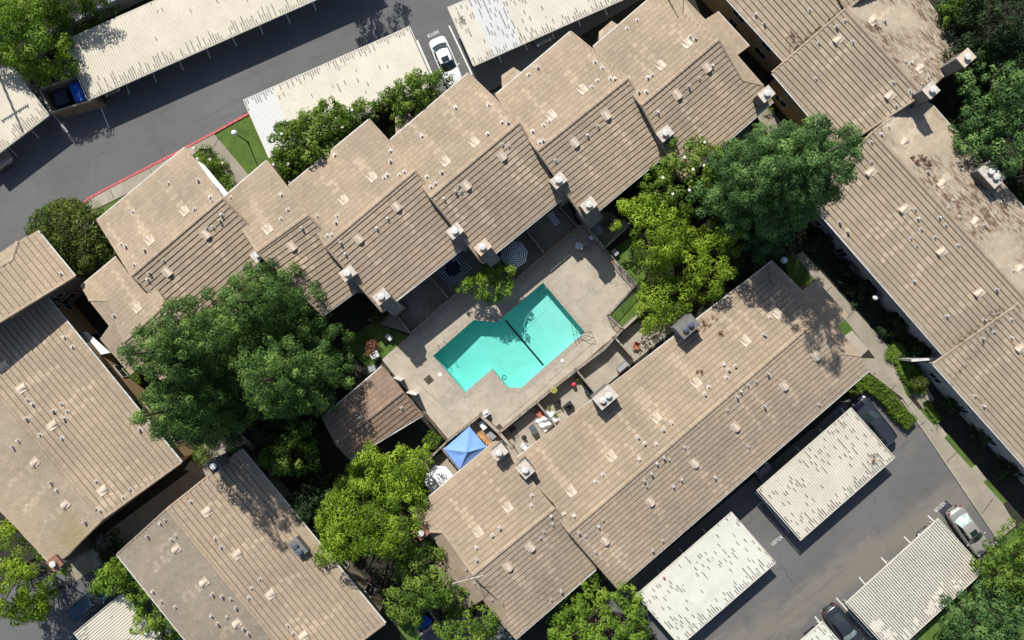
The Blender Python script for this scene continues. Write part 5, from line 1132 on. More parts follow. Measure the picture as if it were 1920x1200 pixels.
def sheet_pile(label, px, py, R, mat, seed, h=.7, name='crumpled_sheet'):
    rg = np.random.default_rng(seed); n = 22; c = P(px, py, .07); m = MB(); vs = []; fs = []
    for i in range(n+1):
        for j in range(n+1):
            x, y = (i/n*2-1)*R, (j/n*2-1)*R*.75; k = (1-(2*i/n-1)**2)*(1-(2*j/n-1)**2)
            z = h*k**.5*(.75+.25*math.sin(9*i/n+seed)+.2*math.cos(13*j/n+5*i/n))+rg.normal()*.03*k; vs.append(Vector((c.x+x*.77-y*.64+rg.normal()*.02, c.y+x*.64+y*.77, .07+max(0, z))))
    for i in range(n):
        for j in range(n): a = i*(n+1)+j; fs.append((a, a+n+1, a+n+2, a+1))
    m.add(vs, fs); free(m, name, mat, c, label, 'sheet', smooth=False)
sheet_pile('crumpled white sheet thrown over junk in the patio', 1027, 789, .95, 'fabric_white', 3, 1.0); sheet_pile('white towels heaped at the corner of the deck wall below the pool', 911, 776, .38, 'fabric_white', 5, 1.6, 'towel_heap'); sheet_pile('black covered grill in the patio left of the large chimney', 1066, 762, .45, 'plastic_black', 7, 1.0, 'covered_grill')
sheet_pile('white bag in the shade at the left corner by the tree', 705, 668, .3, 'fabric_white', 9, .9, 'white_bag')
# hose reel, rails
def torus(mb, c, R, rr, n=20, M=None):
    pts = [Vector((c[0]+R*math.cos(2*math.pi*k/n), c[1]+R*math.sin(2*math.pi*k/n), c[2])) for k in range(n+1)]; mb.tube(pts, rr, 6, cap=False)
hr = empty('hose_reel', P(1039, 732, 1.35), 'yellow coiled hose hanging on the deck wall post', 'hose')
for k, R in enumerate((.24, .17, .11)): m = MB(); torus(m, (0, 0, .03*k), R, .035); at_local(hr, 'coil', m, 'yellow' if k != 1 else 'black_metal')
def rail(label, pts_list, mat='steel'):
    r = empty('pool_rail', pts_list[0][0], label, 'rail')
    for pts in pts_list: m = MB(); m.tube(pts, .022, 8); m.build('rail_tube', mat, r)
def hoop(px, py, px2, py2, z1=-.9):
    a, b = P(px, py, ZD), P(px2, py2, ZD); return [Vector((a.x, a.y, ZD)), Vector((a.x, a.y, .75)), a.lerp(b, .35)+Vector((0, 0, .85)), b+Vector((0, 0, .55)), Vector((b.x, b.y, -.2)), Vector((b.x, b.y, z1))]
rail('pair of steel ladder rails at the deep end of the pool', [hoop(821, 646, 827, 655), hoop(833, 639, 839, 647)])
rail('dark steel grab rail over the shallow end steps', [hoop(1113, 634, 1078, 622, -.3), hoop(1108, 621, 1074, 628, -.3), [P(1072, 610, .6), P(1078, 640, .6)], [P(1078, 608, .6), P(1084, 636, .6)], [P(1085, 612, .6), P(1090, 632, .6)]], 'black_metal')
# TV aerial on the bottom centre roof
ar = empty('tv_aerial', P(884, 1086, 6.9), 'TV aerial with a long pale boom lying over the bottom centre roof', 'aerial')
a, b = P(848, 1094, 8.0), P(906, 1079, 8.1); m = MB(); m.tube([a, b], .025, 6); m.build('boom', 'metal_white', ar)
mp = a.lerp(b, .6); m = MB(); m.tube([Vector((mp.x, mp.y, 6.6)), mp], .025, 6); m.build('mast', 'steel', ar)
for k in range(7):
    p = a.lerp(b, .1+.13*k); d = Vector((b.y-a.y, a.x-b.x, 0)).normalized()*(.45-.04*k); m = MB(); m.tube([p-d, p+d], .008, 4); m.build('element', 'steel', ar)
# pool cleaning pole lying on the deck edge
m = MB(); m.tube([P(1032, 509, .3), P(1069, 478, .3)], .035, 6); m.tube([P(1033, 507, .36), P(1069, 477, .36)], .02, 6); free(m, 'cleaning_pole', 'wood_cap', P(1050, 493, .2), 'long pool cleaning pole lying along the shade edge of the deck', 'pole')
m = MB(); p = P(1147, 493, 1.2); m.lathe([(0, 1.0), (.12, 1.04), (.17, 1.15), (.12, 1.27), (0, 1.3)], p.x, p.y, 12); free(m, 'life_ring', 'terracotta', p, 'orange float hung on the right deck fence', 'float')
# bin enclosures
def enclosure(label, q, h, lids):
    w = [P(a, b, h) for a, b in q]; c = sum(w, Vector())/4; r = empty('bin_enclosure', Vector((c.x, c.y, 0)), label, 'enclosure')
    for i in range(4):
        a, b = w[i], w[(i+1) % 4]; n = max(2, round((b-a).length/1.2))
        for k in range(n):
            p, s = a.lerp(b, k/n), a.lerp(b, (k+1)/n); g = (s-p).normalized()*.01; m = MB(); m.beam(Vector((p.x, p.y, h/2))+g, Vector((s.x, s.y, h/2))-g, .14, h); m.build('wall_panel', 'stucco_brown', r)
        m = MB(); m.beam(a, b, .18, .05); m.build('wall_cap', 'wood_cap', r)
def skip(label, q, h, mat):
    w = [P(a, b, h) for a, b in q]; c = sum(w, Vector())/4; r = empty('wheeled_skip', Vector((c.x, c.y, .04)), label, 'rubbish skip'); m = MB(); m.prism([p.to_2d()[:] for p in w], .15, h-.03); m.build('bin', 'bin_navy', r)
    u = (w[1]-w[0]); n = 9; v = (w[3]-w[0])
    for k in range(n):
        p = w[0]+v*(k/n); q2 = w[0]+v*((k+.62)/n); m = MB(); m.prism([p.to_2d()[:], (p+u).to_2d()[:], (q2+u).to_2d()[:], q2.to_2d()[:]], h, h+.05); m.build('lid_rib', mat, r)
    m = MB(); m.prism([(c+(p-c)*1.03).to_2d()[:] for p in w], h-.02, h+.012); m.build('lid', mat, r)
simple('bin_navy', (.02, .03, .06), .6)
enclosure('brown walled bin enclosure at the upper left between two carports', [(74, 168), (146, 142), (178, 186), (97, 211)], 2.0, None)
skip('rubbish skip with a bright blue ribbed lid, upper left', [(129, 160), (146, 152), (161, 186), (142, 192)], 1.45, 'bright_blue')
skip('open dark rubbish skip beside the blue-lidded one', [(98, 176), (122, 166), (130, 190), (106, 200)], 1.2, 'bin_navy')
enclosure('bin enclosure nearly hidden by trees at the bottom centre', [(770, 1157), (802, 1140), (820, 1168), (788, 1190)], 1.7, None)
skip('rubbish skip with a blue ribbed lid among the bottom centre trees', [(778, 1163), (798, 1153), (811, 1165), (790, 1181)], 1.3, 'bright_blue')
# ------------------------------------------------------------------ foliage
def leaf_mesh(name, cen, nrm, size, aspect, tone, mat, org):
    n = len(cen); nrm = nrm/np.linalg.norm(nrm, axis=1, keepdims=True)
    ref = RNG.normal(size=(n, 3)); t = np.cross(nrm, ref); t /= np.linalg.norm(t, axis=1, keepdims=True); b = np.cross(nrm, t)
    s = size[:, None]; v = np.empty((n, 4, 3)); c = cen-np.array(org)
    v[:, 0] = c-t*s; v[:, 1] = c-b*s*aspect+nrm*s*.12; v[:, 2] = c+t*s; v[:, 3] = c+b*s*aspect+nrm*s*.12
    me = bpy.data.meshes.new(name); me.vertices.add(4*n); me.vertices.foreach_set('co', v.reshape(-1))
    me.loops.add(4*n); me.loops.foreach_set('vertex_index', np.arange(4*n, dtype=np.int32)); me.polygons.add(n)
    me.polygons.foreach_set('loop_start', np.arange(0, 4*n, 4, dtype=np.int32)); me.polygons.foreach_set('loop_total', np.full(n, 4, dtype=np.int32)); me.update(calc_edges=True)
    me.materials.append(MATS[mat]); me.attributes.new('tone', 'FLOAT', 'FACE').data.foreach_set('value', np.clip(tone, 0, 1)); return me
def foliage_obj(name, clumps, mat, size, dens, root, seed, aspect=.5, squash=.8, updir=.55, kind=None, tonebias=0, shell=.62):
    rg = np.random.default_rng(seed); cs = np.array(clumps, float); cnt = np.maximum(3, (dens*cs[:, 3]**2*rg.uniform(.75, 1.25, len(cs)))).astype(int); idx = np.repeat(np.arange(len(cs)), cnt); n = len(idx)
    d = rg.normal(size=(n, 3)); d[:, 2] += .25; d /= np.linalg.norm(d, axis=1, keepdims=True)
    # lumpy clump outline
    ph = rg.uniform(0, 6.28, (len(cs), 3)); lump = 1+.22*np.sin(3*np.arctan2(d[:, 1], d[:, 0])+ph[idx, 0])*np.cos(4*d[:, 2]+ph[idx, 1])+.12*np.sin(7*np.arctan2(d[:, 1], d[:, 0])+ph[idx, 2])
    rad = cs[idx, 3]*(shell+(1-shell)*rg.random(n)**.6)*lump; off = d*rad[:, None]; off[:, 2] *= squash
    cen = cs[idx, :3]+off; nrm = d*1.2+rg.normal(size=(n, 3))*.30; nrm[:, 2] += updir*.45
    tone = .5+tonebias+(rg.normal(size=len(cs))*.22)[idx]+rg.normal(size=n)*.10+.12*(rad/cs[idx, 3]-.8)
    sz = size*rg.uniform(.65, 1.3, n)
    org = ROOT.get(root.name, tuple(root.location)) if root is not None else (0, 0, 0)
    me = leaf_mesh(name, cen, nrm, sz, aspect, tone, mat, org); o = bpy.data.objects.new(name, me); C.objects.link(o)
    if root is not None: o.parent = root
    if kind: o['kind'] = kind
    return o
def limbs(root, base, tips, r0, seed, trunk_h, mat='bark'):
    rg = random.Random(seed); m = MB(); b = Vector(base); top = b+Vector((rg.uniform(-.2, .2), rg.uniform(-.2, .2), trunk_h)); m.tube([b, b+Vector((.03, 0, trunk_h*.4)), top], [r0*1.25, r0, r0*.75], 9); m.build('trunk', mat, root)
    for t in tips:
        t = Vector(t); m = MB(); mid = top.lerp(t, .5)+Vector((rg.uniform(-.3, .3), rg.uniform(-.3, .3), rg.uniform(0, .5))); m.tube([top-Vector((0, 0, rg.uniform(.1, .6))), mid, t], [r0*.5, r0*.3, r0*.1], 6); m.build('limb', mat, root)
def conifer(label, bx, by, H, R, mat, seed, size=.095, dens=620, zb=1.5, group=None, top=.75, cl=1.0):
    rg = np.random.default_rng(seed); b = P(bx, by, 0); r = empty('conifer_tree', b, label, 'tree', group); cs = []; tips = []
    z = zb
    while z < H-.3:
        t = (z-zb)/(H-zb); Rz = R*(1-t)**top*(1-.35*max(0, .12-t)/.12); n = max(1, int(2*math.pi*Rz/2.0)); a0 = rg.uniform(0, 6.28)
        for k in range(n):
            a = a0+2*math.pi*k/n+rg.normal()*.16; L = Rz*rg.uniform(.74, 1.12)
            q = L
            while q > .25*Rz and q > .15:
                w = q/max(L, .01); cr = cl*rg.uniform(.48, .80)*(1.1-.25*w)*(1 if t < .8 else .75)
                cs.append((b.x+q*math.cos(a)+rg.normal()*.16, b.y+q*math.sin(a)+rg.normal()*.16, z+.45*w*q/R-.25*w*w+rg.normal()*.2, cr)); q -= rg.uniform(1.25, 1.75)
            if rg.random() < .12 and t < .6: tips.append((b.x+L*.5*math.cos(a), b.y+L*.5*math.sin(a), z-.4))
        z += rg.uniform(.75, 1.05)*(1.15 if t < .5 else .8)
    cs.append((b.x, b.y, H-.2, .45))
    foliage_obj('crown', cs, mat, size, dens, r, seed, aspect=.45, squash=.9)
    m = MB(); m.tube([b, b+Vector((0, 0, H*.5)), b+Vector((0, 0, H*.97))], [.38, .24, .04], 9); m.build('trunk', 'bark', r)
    for t in tips[:14]: m = MB(); m.tube([Vector((b.x, b.y, t[2]-.4)), Vector(t)], [.07, .025], 5); m.build('limb', 'bark', r)
    return r
def dome(label, px, py, rx, ry, zb, zt, mat, seed, n=70, cr=(.4, .8), size=.12, dens=330, name='broadleaf_tree', cat='tree', ang=40, group=None, flowers=0, holes=.12, irregular=.16, aspect=.5, trunk=True, squash=.75):
    """broad crown centred on the survey pixel at mid height; rx, ry in metres along/across ang"""
    rg = np.random.default_rng(seed); zm = (zb+zt)/2; c = P(px, py, zm); b = Vector((c.x, c.y, 0)); r = empty(name, b, label, cat, group); ca, sa = math.cos(math.radians(ang)), math.sin(math.radians(ang)); cs = []
    p1, p2, p3 = rg.uniform(0, 6.28, 3)
    def pt(u, a): k = 1+irregular*math.sin(3*a+p1)+irregular*.7*math.sin(5*a+p2)+irregular*.4*math.sin(9*a+p3); x, y = rx*u*k*math.cos(a), ry*u*k*math.sin(a); return c.x+x*ca-y*sa, c.y+x*sa+y*ca
    tries = 0; pl = []
    while len(pl) < n and tries < n*30:
        tries += 1; u = math.sqrt(rg.random())*.97; a = rg.uniform(0, 6.28); x, y = pt(u, a); q = rg.uniform(*cr)*(1.0 if u < .75 else .8)
        if any((x-s[0])**2+(y-s[1])**2 < (.62*(q+s[3]))**2*(.55) for s in pl): continue
        z = zb+(zt-zb)*math.sqrt(max(.05, 1-u*u))*(1+.12*rg.normal()); pl.append((x, y, z, q))
    for s in pl:
        if rg.random() > holes: cs.append(s)
        if rg.random() < .6: x, y, z, q = s; cs.append((x+rg.normal()*.3, y+rg.normal()*.3, zb+(z-zb)*rg.uniform(.35, .75), q*.9))
    for k in range(int(n*.35)): a = rg.uniform(0, 6.28); x, y = pt(rg.uniform(.72, .95), a); cs.append((x, y, zb+(zt-zb)*rg.uniform(0.02, .4), rg.uniform(*cr)*.85))
    foliage_obj('crown', cs, mat, size, dens, r, seed, aspect=aspect, squash=squash)
    if trunk: limbs(r, b, [pl[i][:3] for i in range(0, len(pl), max(1, len(pl)//7))], .10+.03*rx, seed, max(.4, zb*.8+.3))
    if flowers:
        m = MB()
        for k in range(flowers):
            s = pl[rg.integers(len(pl))]; q = Vector((s[0]+rg.normal()*.25, s[1]+rg.normal()*.25, s[2]+s[3]*.8)); pr = MB()
            for j in range(6):
                a = j*1.047; d = Vector((math.cos(a), math.sin(a), 0)); e = Vector((-d.y, d.x, 0)); pr.add([q, q+d*.08+e*.05+Vector((0, 0, .05)), q+d*.16+Vector((0, 0, .03)), q+d*.08-e*.05+Vector((0, 0, .05))], [(0, 1, 2, 3)])
            pr.tn = .7; pr.build('flower', 'petal', r, tone=True)
    return r
# planters on the patios need foliage_obj
planter('potted pink flowers in the shaded edge of the sunny patio', 1076, 721, .18, .5, 'plastic_black', 'petal', 40, .18, 3)
m = MB(); p = P(1076, 721, .7); m.lathe([(0, .5), (.15, .55), (.2, .68), (.12, .8), (0, .84)], p.x, p.y, 10); free(m, 'flower_ball', 'pink', p, 'bright pink flower cluster on the sunny patio', 'flowers')
for k, (x, y, q, lb) in enumerate(((1083, 711, .22, 'leafy potted plant left of the pink flowers divider'), (1096, 722, .2, 'small dark potted plant beside the blue-grey tub'), (1029, 765, .2, 'spindly potted plant in the row by the junk patio wall'), (1041, 779, .2, 'potted plant at the end of the row by the junk patio wall'), (1110, 745, .2, 'pale potted plant at the roof edge of the pink flower patio'), (1056, 798, .2, 'grey-green potted plant at the roof edge left of the large chimney'))):
    planter(lb, x, y, .16, .45, 'terracotta' if k % 2 else 'plastic_black', 'leaf_mid' if k != 5 else 'leaf_bluegreen', 60, q, 30+k)
# ---- the trees
for k, (x, y, rr, h, lb) in enumerate(((1835, 75, 3.0, 7, 'dark tree mass just right of the tall tan chimney top'), (1790, 25, 2.2, 6, 'dark tree at the top edge right of the debris roof'), (1912, 330, 2.6, 6, 'dark tree at the right edge just below the clumpy green tree'), (1838, 235, 2.4, 5, 'dark low tree beside the eave of the debris roof'), (1912, 120, 2.4, 6, 'dark tree at the right edge between the corner tree and the clumpy tree'), (610, 985, 2.2, 4.5, 'dark understorey tree beneath the large yellow-green tree'), (520, 795, 2.4, 5, 'dark understorey tree below the big conifers'))):
    LATE.append((lb, x, y, rr, h, k))
GA = 'tall dark conifers at the left of the pool'
conifer('dark conifer in the big left group standing nearest the pool house', 592, 690, 18, 5.2, 'leaf_conifer', 11, group=GA)
conifer('dark conifer in the big left group nearest the narrow townhouse roof', 548, 572, 15.5, 4.9, 'leaf_conifer', 12, group=GA)
conifer('tallest dark conifer of the big left group, leaning tips over the left roofs', 458, 645, 22.5, 5.3, 'leaf_conifer', 13, group=GA)
conifer('dark conifer in the big left group above the black-capped chimney', 455, 732, 20.5, 5.0, 'leaf_conifer', 14, group=GA)
conifer('towering blue-green conifer at the right whose shadow crosses the long roof', 1392, 372, 23.5, 5.0, 'leaf_bluegreen', 15, size=.095, dens=760, top=.55)
conifer('lower blue-green conifer just left of the towering one', 1338, 385, 17, 3.9, 'leaf_bluegreen', 16, size=.095, dens=700, zb=6.5, top=.5)
conifer('small blue-green conifer over the long roof corner', 1402, 448, 8.5, 3.0, 'leaf_bluegreen', 17, size=.095, dens=620)
dome('large bright yellow-green tree at the lower left of the pool house', 688, 965, 5.0, 4.3, 3.5, 9.5, 'leaf_yellow', 21, n=95, cr=(.45, .85), holes=.1, size=.11)
dome('yellow-green tree crown next to the white parasol', 757, 888, 2.6, 2.0, 2.5, 6.5, 'leaf_yellow', 22, n=36, size=.11)
dome('dull green tree between the pool house and the bright yellow-green tree', 678, 895, 2.8, 1.6, 2, 5, 'leaf_mid', 23, n=26)
dome('yellow-green tree above the pool deck lawn, left of the blue-green conifer', 1228, 430, 2.6, 3.4, 3, 9, 'leaf_yellow', 24, n=44, size=.11)
dome('spreading yellow-green tree with bare grey twigs over the long roof corner', 1325, 480, 3.6, 3.0, 3, 8, 'leaf_yellow', 25, n=52, holes=.2, size=.11)
dome('low yellow-green tree overhanging the patio at the right of the deck', 1248, 563, 2.9, 2.1, 2.2, 6, 'leaf_yellow', 26, n=34, size=.11)
dome('magnolia with white flowers behind the rightmost townhouse roof', 1292, 330, 4.0, 3.4, 3.0, 8.5, 'leaf_magnolia', 27, n=75, cr=(.4, .65), flowers=10, size=.13, irregular=.08)
dome('mid-green tree over the bottom centre left of the aerial', 800, 1085, 2.8, 3.4, 2, 7, 'leaf_mid', 28, n=48)
dome('mid-green tree around the bottom centre bin enclosure', 765, 1132, 2.3, 1.7, 1.5, 4.5, 'leaf_mid', 29, n=24)
dome('mid-green tree at the bottom edge below the aerial', 885, 1178, 3.2, 1.9, 2, 6, 'leaf_mid', 30, n=38)
dome('round full green tree at the bottom edge beside the pale carport', 1125, 1176, 4.6, 4.2, 2.5, 7.5, 'leaf_fresh', 31, n=80, cr=(.45, .7), irregular=.05, holes=.03)
dome('magnolia with white flowers over the lower end of the white-panelled carport', 585, 262, 4.2, 2.9, 1.5, 5.5, 'leaf_magnolia', 32, n=90, cr=(.42, .66), flowers=11, size=.13)
dome('smaller magnolia arm reaching right above the townhouse roofs', 672, 218, 2.2, 1.0, 1.5, 4.8, 'leaf_magnolia', 33, n=30, cr=(.4, .6), flowers=2, size=.13)
dome('magnolia shrub hanging down beside the narrow townhouse', 545, 318, 1.0, 1.8, 1, 3.8, 'leaf_magnolia', 34, n=16, cr=(.3, .5), flowers=3, size=.13)
dome('magnolia beside the white car', 778, 178, 2.9, 2.0, 1.5, 5.2, 'leaf_magnolia', 35, n=50, cr=(.4, .62), flowers=4, size=.13)
dome('bright green tree filling the top left corner', 40, 62, 3.6, 4.4, 2, 7, 'leaf_fresh', 36, n=110, cr=(.5, .85), holes=.05, ang=60)
dome('tall tree just beyond the top edge whose shadow falls on the road', 605, -200, 2.6, 1.8, 8, 10.5, 'leaf_mid', 61, n=30)
dome('leafy green tree at the top left edge above the grey wall', 120, -30, 3.4, 2.6, 2, 7, 'leaf_mid', 62, n=50)
dome('bright green shrub at the top left beside the grey wall', 180, 32, 2.0, .8, .5, 1.8, 'leaf_mid', 37, n=14, name='shrub', cat='shrub', trunk=False)
dome('round olive-green tree beside the left street kerb', 138, 445, 4.3, 3.1, 1.6, 5.2, 'leaf_olive', 38, n=95, cr=(.5, .8), ang=-38, irregular=.06, holes=.03)
dome('yellow-green tree at the bottom left edge', 15, 1075, 3.2, 4.2, 3, 8, 'leaf_yellow', 39, n=52, size=.12)
dome('small yellow-green tree reaching over the shaded drive at the bottom left', 58, 1133, 2.0, 1.5, 3, 6, 'leaf_yellow', 40, n=16, size=.12)
dome('magnolia tree at the left end of the grey sloped roof', 218, 1078, 1.9, 1.5, 1.6, 4.6, 'leaf_fresh', 41, n=22, size=.13)
dome('magnolia tree hugging the grey roof beside the bottom left carport', 292, 1150, 3.4, 2.0, 1.6, 4.6, 'leaf_fresh', 42, n=44, cr=(.35, .6), ang=-50, flowers=5, size=.13)
dome('clumpy green tree at the right edge above the double-flue chimney', 1880, 190, 3.6, 3.0, 4, 9, 'leaf_bluegreen', 43, n=44)
dome('deep green tree on the right edge beside the debris-strewn roof', 1885, 262, 3.4, 3.0, 4, 9, 'leaf_bluegreen', 44, n=40)
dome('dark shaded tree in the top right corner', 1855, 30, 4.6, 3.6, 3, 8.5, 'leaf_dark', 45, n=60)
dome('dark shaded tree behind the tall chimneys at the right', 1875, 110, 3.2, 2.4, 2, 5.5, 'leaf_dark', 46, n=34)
dome('bright green twig tree at the top edge right of the upper roofs', 1800, 12, 1.2, 1.2, 4, 8.5, 'leaf_mid', 47, n=10)
dome('leafy green tree at the lower right edge beside the silver car', 1903, 1062, 3.4, 2.1, 2, 6, 'leaf_mid', 48, n=50, ang=80)
dome('leafy green tree in the bottom right corner', 1852, 1165, 4.4, 2.9, 2, 6, 'leaf_bluegreen', 49, n=62)
dome('small shade tree over the deck beside the rug patio', 920, 530, 2.5, 1.6, 1.6, 3.7, 'leaf_fresh', 50, n=38, cr=(.35, .55), ang=10, irregular=.2)
dome('dull green tree in deep shade between the left roofs and the pool house', 545, 848, 2.6, 2.2, 1.5, 6.5, 'leaf_mid', 51, n=30)
dome('dark green tree by the shaded edge of the bottom left roof', 575, 950, 1.9, 1.6, 1.5, 5, 'leaf_dark', 52, n=20)
dome('dark leafy bush in shade below the narrow gap at the bottom left', 205, 1030, 1.3, 1.2, .4, 2.5, 'leaf_dark', 53, n=10, name='shrub', cat='shrub', trunk=False)
dome('round clipped topiary ball beside the right walkway', 1724, 716, .72, .72, .7, 1.5, 'leaf_olive', 54, n=22, cr=(.25, .35), irregular=.02, holes=0, name='topiary', cat='shrub', size=.06, dens=600)
dome('flowering shrub in the walkway bed beside the leftmost townhouse', 390, 292, 1.3, .8, .3, 1.3, 'leaf_magnolia', 55, n=16, cr=(.25, .4), ang=-40, name='shrub', cat='shrub', trunk=False, flowers=4, size=.09)
dome('dense dark shrub in the middle of the walkway bed', 404, 315, 1.2, .9, .3, 1.4, 'leaf_magnolia', 56, n=16, cr=(.25, .4), ang=-50, name='shrub', cat='shrub', trunk=False, size=.09)
dome('green shrub at the lower end of the walkway bed', 425, 340, 1.0, .7, .3, 1.2, 'leaf_mid', 57, n=12, cr=(.25, .4), ang=-50, name='shrub', cat='shrub', trunk=False, size=.09)
dome('brown-tipped bush at the shaded left corner of the hedge lawn', 697, 652, .55, .45, .3, 1.1, 'leaf_litter', 58, n=10, name='shrub', cat='shrub', trunk=False, size=.08)
dome('spiky green plant by the orange side wall at the lower left', 382, 852, .9, .7, .2, 1.3, 'leaf_mid', 59, n=9, name='shrub', cat='shrub', trunk=False, size=.12, aspect=.2)
dome('small bright bush beside the last chimney of the stepped row', 1441, 210, .45, .4, .2, .8, 'leaf_mid', 60, n=5, cr=(.2, .3), name='shrub', cat='shrub', trunk=False, size=.08)
# conifer-like undergrowth in the shaded gaps and right-hand beds
for k, (x, y, rr) in enumerate(((1594, 505, 1.3), (1630, 545, 1.3), (1682, 606, 1.3), (1722, 652, 1.2), (1798, 752, 1.2), (1848, 806, 1.2), (1896, 872, 1.3), (1545, 450, 1.3), (600, 900, 1.6), (560, 800, 1.8), (650, 1000, 1.8), (1460, 300, 1.3), (1165, 380, 1.3), (1750, 300, 2.0), (1800, 260, 2.2), (1835, 200, 2.4), (1900, 380, 2.4))):
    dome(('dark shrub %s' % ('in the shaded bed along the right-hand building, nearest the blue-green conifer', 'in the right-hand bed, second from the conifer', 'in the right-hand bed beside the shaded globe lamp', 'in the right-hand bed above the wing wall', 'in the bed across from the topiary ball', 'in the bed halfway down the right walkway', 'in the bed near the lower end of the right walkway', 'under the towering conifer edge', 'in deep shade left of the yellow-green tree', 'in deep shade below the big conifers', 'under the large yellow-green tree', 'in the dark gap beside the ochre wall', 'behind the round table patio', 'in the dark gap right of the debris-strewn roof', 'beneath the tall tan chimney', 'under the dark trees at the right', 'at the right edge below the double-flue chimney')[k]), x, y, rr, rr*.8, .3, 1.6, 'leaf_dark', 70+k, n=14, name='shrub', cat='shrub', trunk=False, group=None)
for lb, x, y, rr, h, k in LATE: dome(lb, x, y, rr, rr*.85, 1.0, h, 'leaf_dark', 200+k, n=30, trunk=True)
def hedge(label, pts, w, h, seed, mat='leaf_hedge'):
    """clipped hedge along survey points (its top), with a leafy skin"""
    q = [P(a, b, h) for a, b in pts]; b0 = Vector((q[0].x, q[0].y, .05)); r = empty('hedge', b0, label, 'hedge'); cs = []; rg = np.random.default_rng(seed); m = MB()
    for a, b in zip(q[:-1], q[1:]):
        L = (b-a).length; d = (b-a)/L; s = Vector((-d.y, d.x, 0)); m.beam(Vector((a.x, a.y, h*.45)), Vector((b.x, b.y, h*.45)), w*.8, h*.8)
        for i in range(int(L/.28)+1):
            for j in range(int(w/.28)+1):
                p = a+d*min(L, i*.28+rg.normal()*.05)+s*(-w/2+w*(j+.5)/(int(w/.28)+1)+rg.normal()*.04)
                for z in ((h-.15, h*.5) if j in (0, int(w/.28)) or i == 0 else (h-.15,)): cs.append((p.x, p.y, z+rg.normal()*.02, .22))
    m.build('branches', 'hedge_core', r); foliage_obj('foliage', cs, mat, .055, 1000, r, seed, aspect=.6, squash=.9, updir=.4)
hedge('clipped hedge along the walkway behind the black estate car', [(1626, 714), (1660, 740), (1690, 775), (1714, 796)], 1.35, 1.1, 5)
hedge('short hedge arm between the long roof corner and the black estate car', [(1596, 735), (1626, 712)], 1.3, 1.1, 6)
hedge('boxy square hedge between the deck picket fence and the yellow-green tree', [(800, 820), (824, 835)], 1.35, 1.2, 7)
hedge('narrow hedge in shade along the bed left of the deck', [(700, 600), (722, 582)], 1.0, .8, 8, 'leaf_olive')
hedge('low hedge behind the striped carport', [(1700, 1196), (1780, 1128), (1850, 1062)], 1.0, .7, 9)
hedge('hedge sliver between the left roofs and the conifer', [(192, 650), (210, 672), (235, 700), (262, 712)], .8, 1.0, 10)
# strappy plants beside the walkway
def strappy(label, px, py, n, seed, L=.68, group='strap-leaved plants along the right walkway'):
    rg = random.Random(seed); c = P(px, py, .08); r = None; m = MB()
    for k in range(n):
        a = rg.uniform(0, 6.28); l = L*rg.uniform(.7, 1.2); w = .035; d = Vector((math.cos(a), math.sin(a), 0)); s = Vector((-d.y, d.x, 0))*w; m.tn = rg.random()
        pts = [c, c+d*l*.35+Vector((0, 0, l*.75)), c+d*l*.8+Vector((0, 0, l*.8)), c+d*l*1.15+Vector((0, 0, l*.45))]; ws = [.6, 1, .8, .1]
        vs = [p+s*q*e for p, q in zip(pts, ws) for e in (-1, 1)]; m.add(vs, [(0, 1, 3, 2), (2, 3, 5, 4), (4, 5, 7, 6)])
    free(m, 'strappy_plant', 'leaf_mid', c, label, 'plant', group, tone=True)
rg = random.Random(3)
for k in range(34):
    t = k/33; x = 1671+(1712-1671)*t+rg.uniform(-6, 12); y = 656+(722-656)*t+rg.uniform(-7, 7); strappy('bright strap-leaved plant in the %s of the bed above the topiary ball' % ('upper third' if t < .34 else 'middle third' if t < .67 else 'lower third'), x, y, 56, k)
for k in range(12):
    t = k/11; strappy('small strap-leaved plant in the %s of the narrow bed below the topiary ball' % ('upper half' if t < .5 else 'lower half'), 1736+(1756-1736)*t, 757+(787-757)*t+rg.uniform(-3, 3), 26, 90+k, .36, 'small strap-leaved plants below the topiary ball')
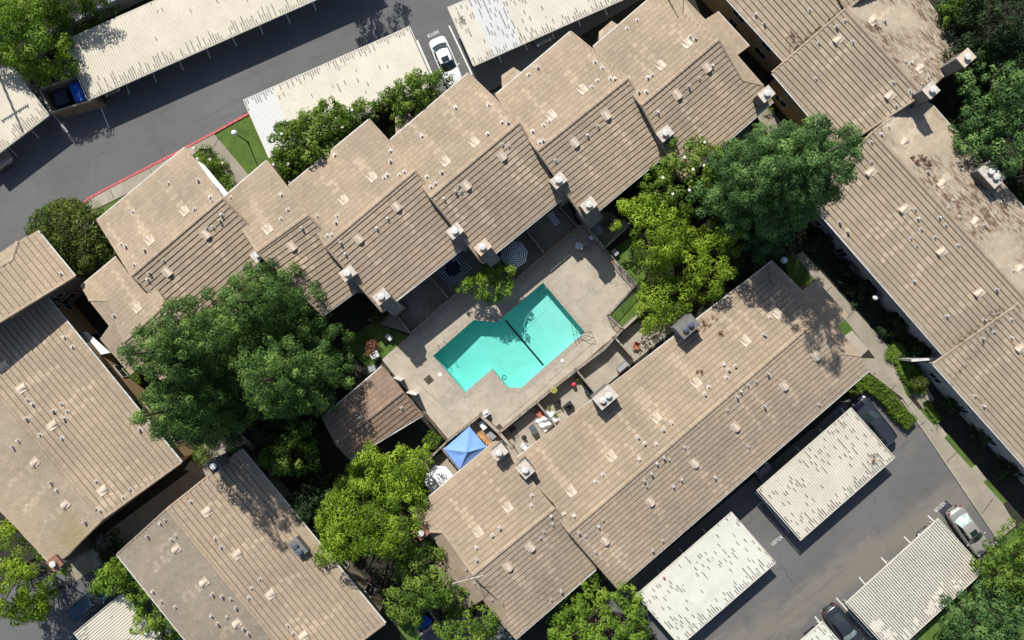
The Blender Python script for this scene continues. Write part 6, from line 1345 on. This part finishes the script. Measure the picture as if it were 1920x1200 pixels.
# leaf litter and a fallen branch on the right roofs
def litter(label, px, py, R, z, n, seed, mat='leaf_litter', name='leaf_litter', el=1.0, ang=-50):
    c = P(px, py, z); rg2 = np.random.default_rng(seed); cs = []
    r = empty(name, c, label, 'leaf litter')
    for k in range(n):
        a, q = rg2.uniform(0, 6.28), R*rg2.random()**.6; x, y = q*math.cos(a)*el, q*math.sin(a)/el; ca, sa = math.cos(math.radians(ang)), math.sin(math.radians(ang)); cs.append((c.x+x*ca-y*sa, c.y+x*sa+y*ca, z+.05*rg2.random(), .12))
    o = foliage_obj('leaves', cs, mat, .06, 900, r, seed, aspect=.4, squash=.5); o['kind'] = 'stuff'
def roofz(root_i, px, py): return PL[root_i].px(px, py).z
def litter_on(pl, label, px, py, R, n, seed, **k): p = pl.px(px, py); litter(label, px, py, R, p.z+.08, n, seed, **k)
plF1 = Plane((1440, -195), (1612, -2), 6.9, (1387, 23), 4.8); plF2b = Plane((1584, 18), (1730, 177), 6.9, (1739, 46), 4.8); plF3b = Plane((1637, 247), (1960, 602), 6.9, (1855, 320), 4.8)
litter_on(plF1, 'pinkish fallen branch of dead leaves on the topmost right-hand roof', 1490, 68, .8, 26, 1, name='fallen_branch', el=1.2, ang=60)
def strip_(label, pl, a, b, n, w, seed, mat):
    rg2 = np.random.default_rng(seed); c = pl.px((a[0]+b[0])/2, (a[1]+b[1])/2); r = empty('needle_drift', c, label, 'leaf litter'); cs = []
    for k in range(n): t = rg2.random(); q = pl.px(a[0]+(b[0]-a[0])*t+rg2.normal()*w, a[1]+(b[1]-a[1])*t+rg2.normal()*w); cs.append((q.x, q.y, q.z+.08, .13))
    o = foliage_obj('needles', cs, mat, .05, 800, r, seed, aspect=.3, squash=.3); o['kind'] = 'stuff'
strip_('brown drift of needles along the seam of the two top right roofs', plF1, (1490, 96), (1578, 24), 130, 4, 5, 'leaf_debris')
strip_('needle drift along the lower seam of the longest right-hand roof', plF3b, (1790, 648), (1880, 575), 70, 4, 6, 'leaf_debris')
litter_on(plF2b, 'small red leaf pile by the upper vent of the debris roof', 1646, 55, .35, 14, 2, el=1.3)
litter_on(plF3b, 'long curved pile of red leaves on the longest right-hand roof', 1735, 303, .55, 34, 3, el=1.7); litter_on(plF3b, 'smaller pile of red leaves beside the curved one', 1716, 302, .38, 18, 4, el=1.4)
plL = Plane((1067, 998), (1535, 596), 6.9, (1208, 675), 4.8)
litter_on(plL, 'rust-red needles spread behind the shaded chimney on the long roof', 1322, 610, .9, 46, 5, el=1.3, ang=40)
litter_on(plL, 'small dark red clump on the long roof below the shaded chimney', 1351, 625, .25, 8, 6); litter_on(plL, 'red clump halfway up the long roof', 1313, 698, .28, 9, 7)
litter('red leaves on the worn top carport', 866, 38, .35, 2.68, 10, 8); litter('few red leaves on the right end of the streaked carport', 1641, 858, .45, 2.68, 12, 9)
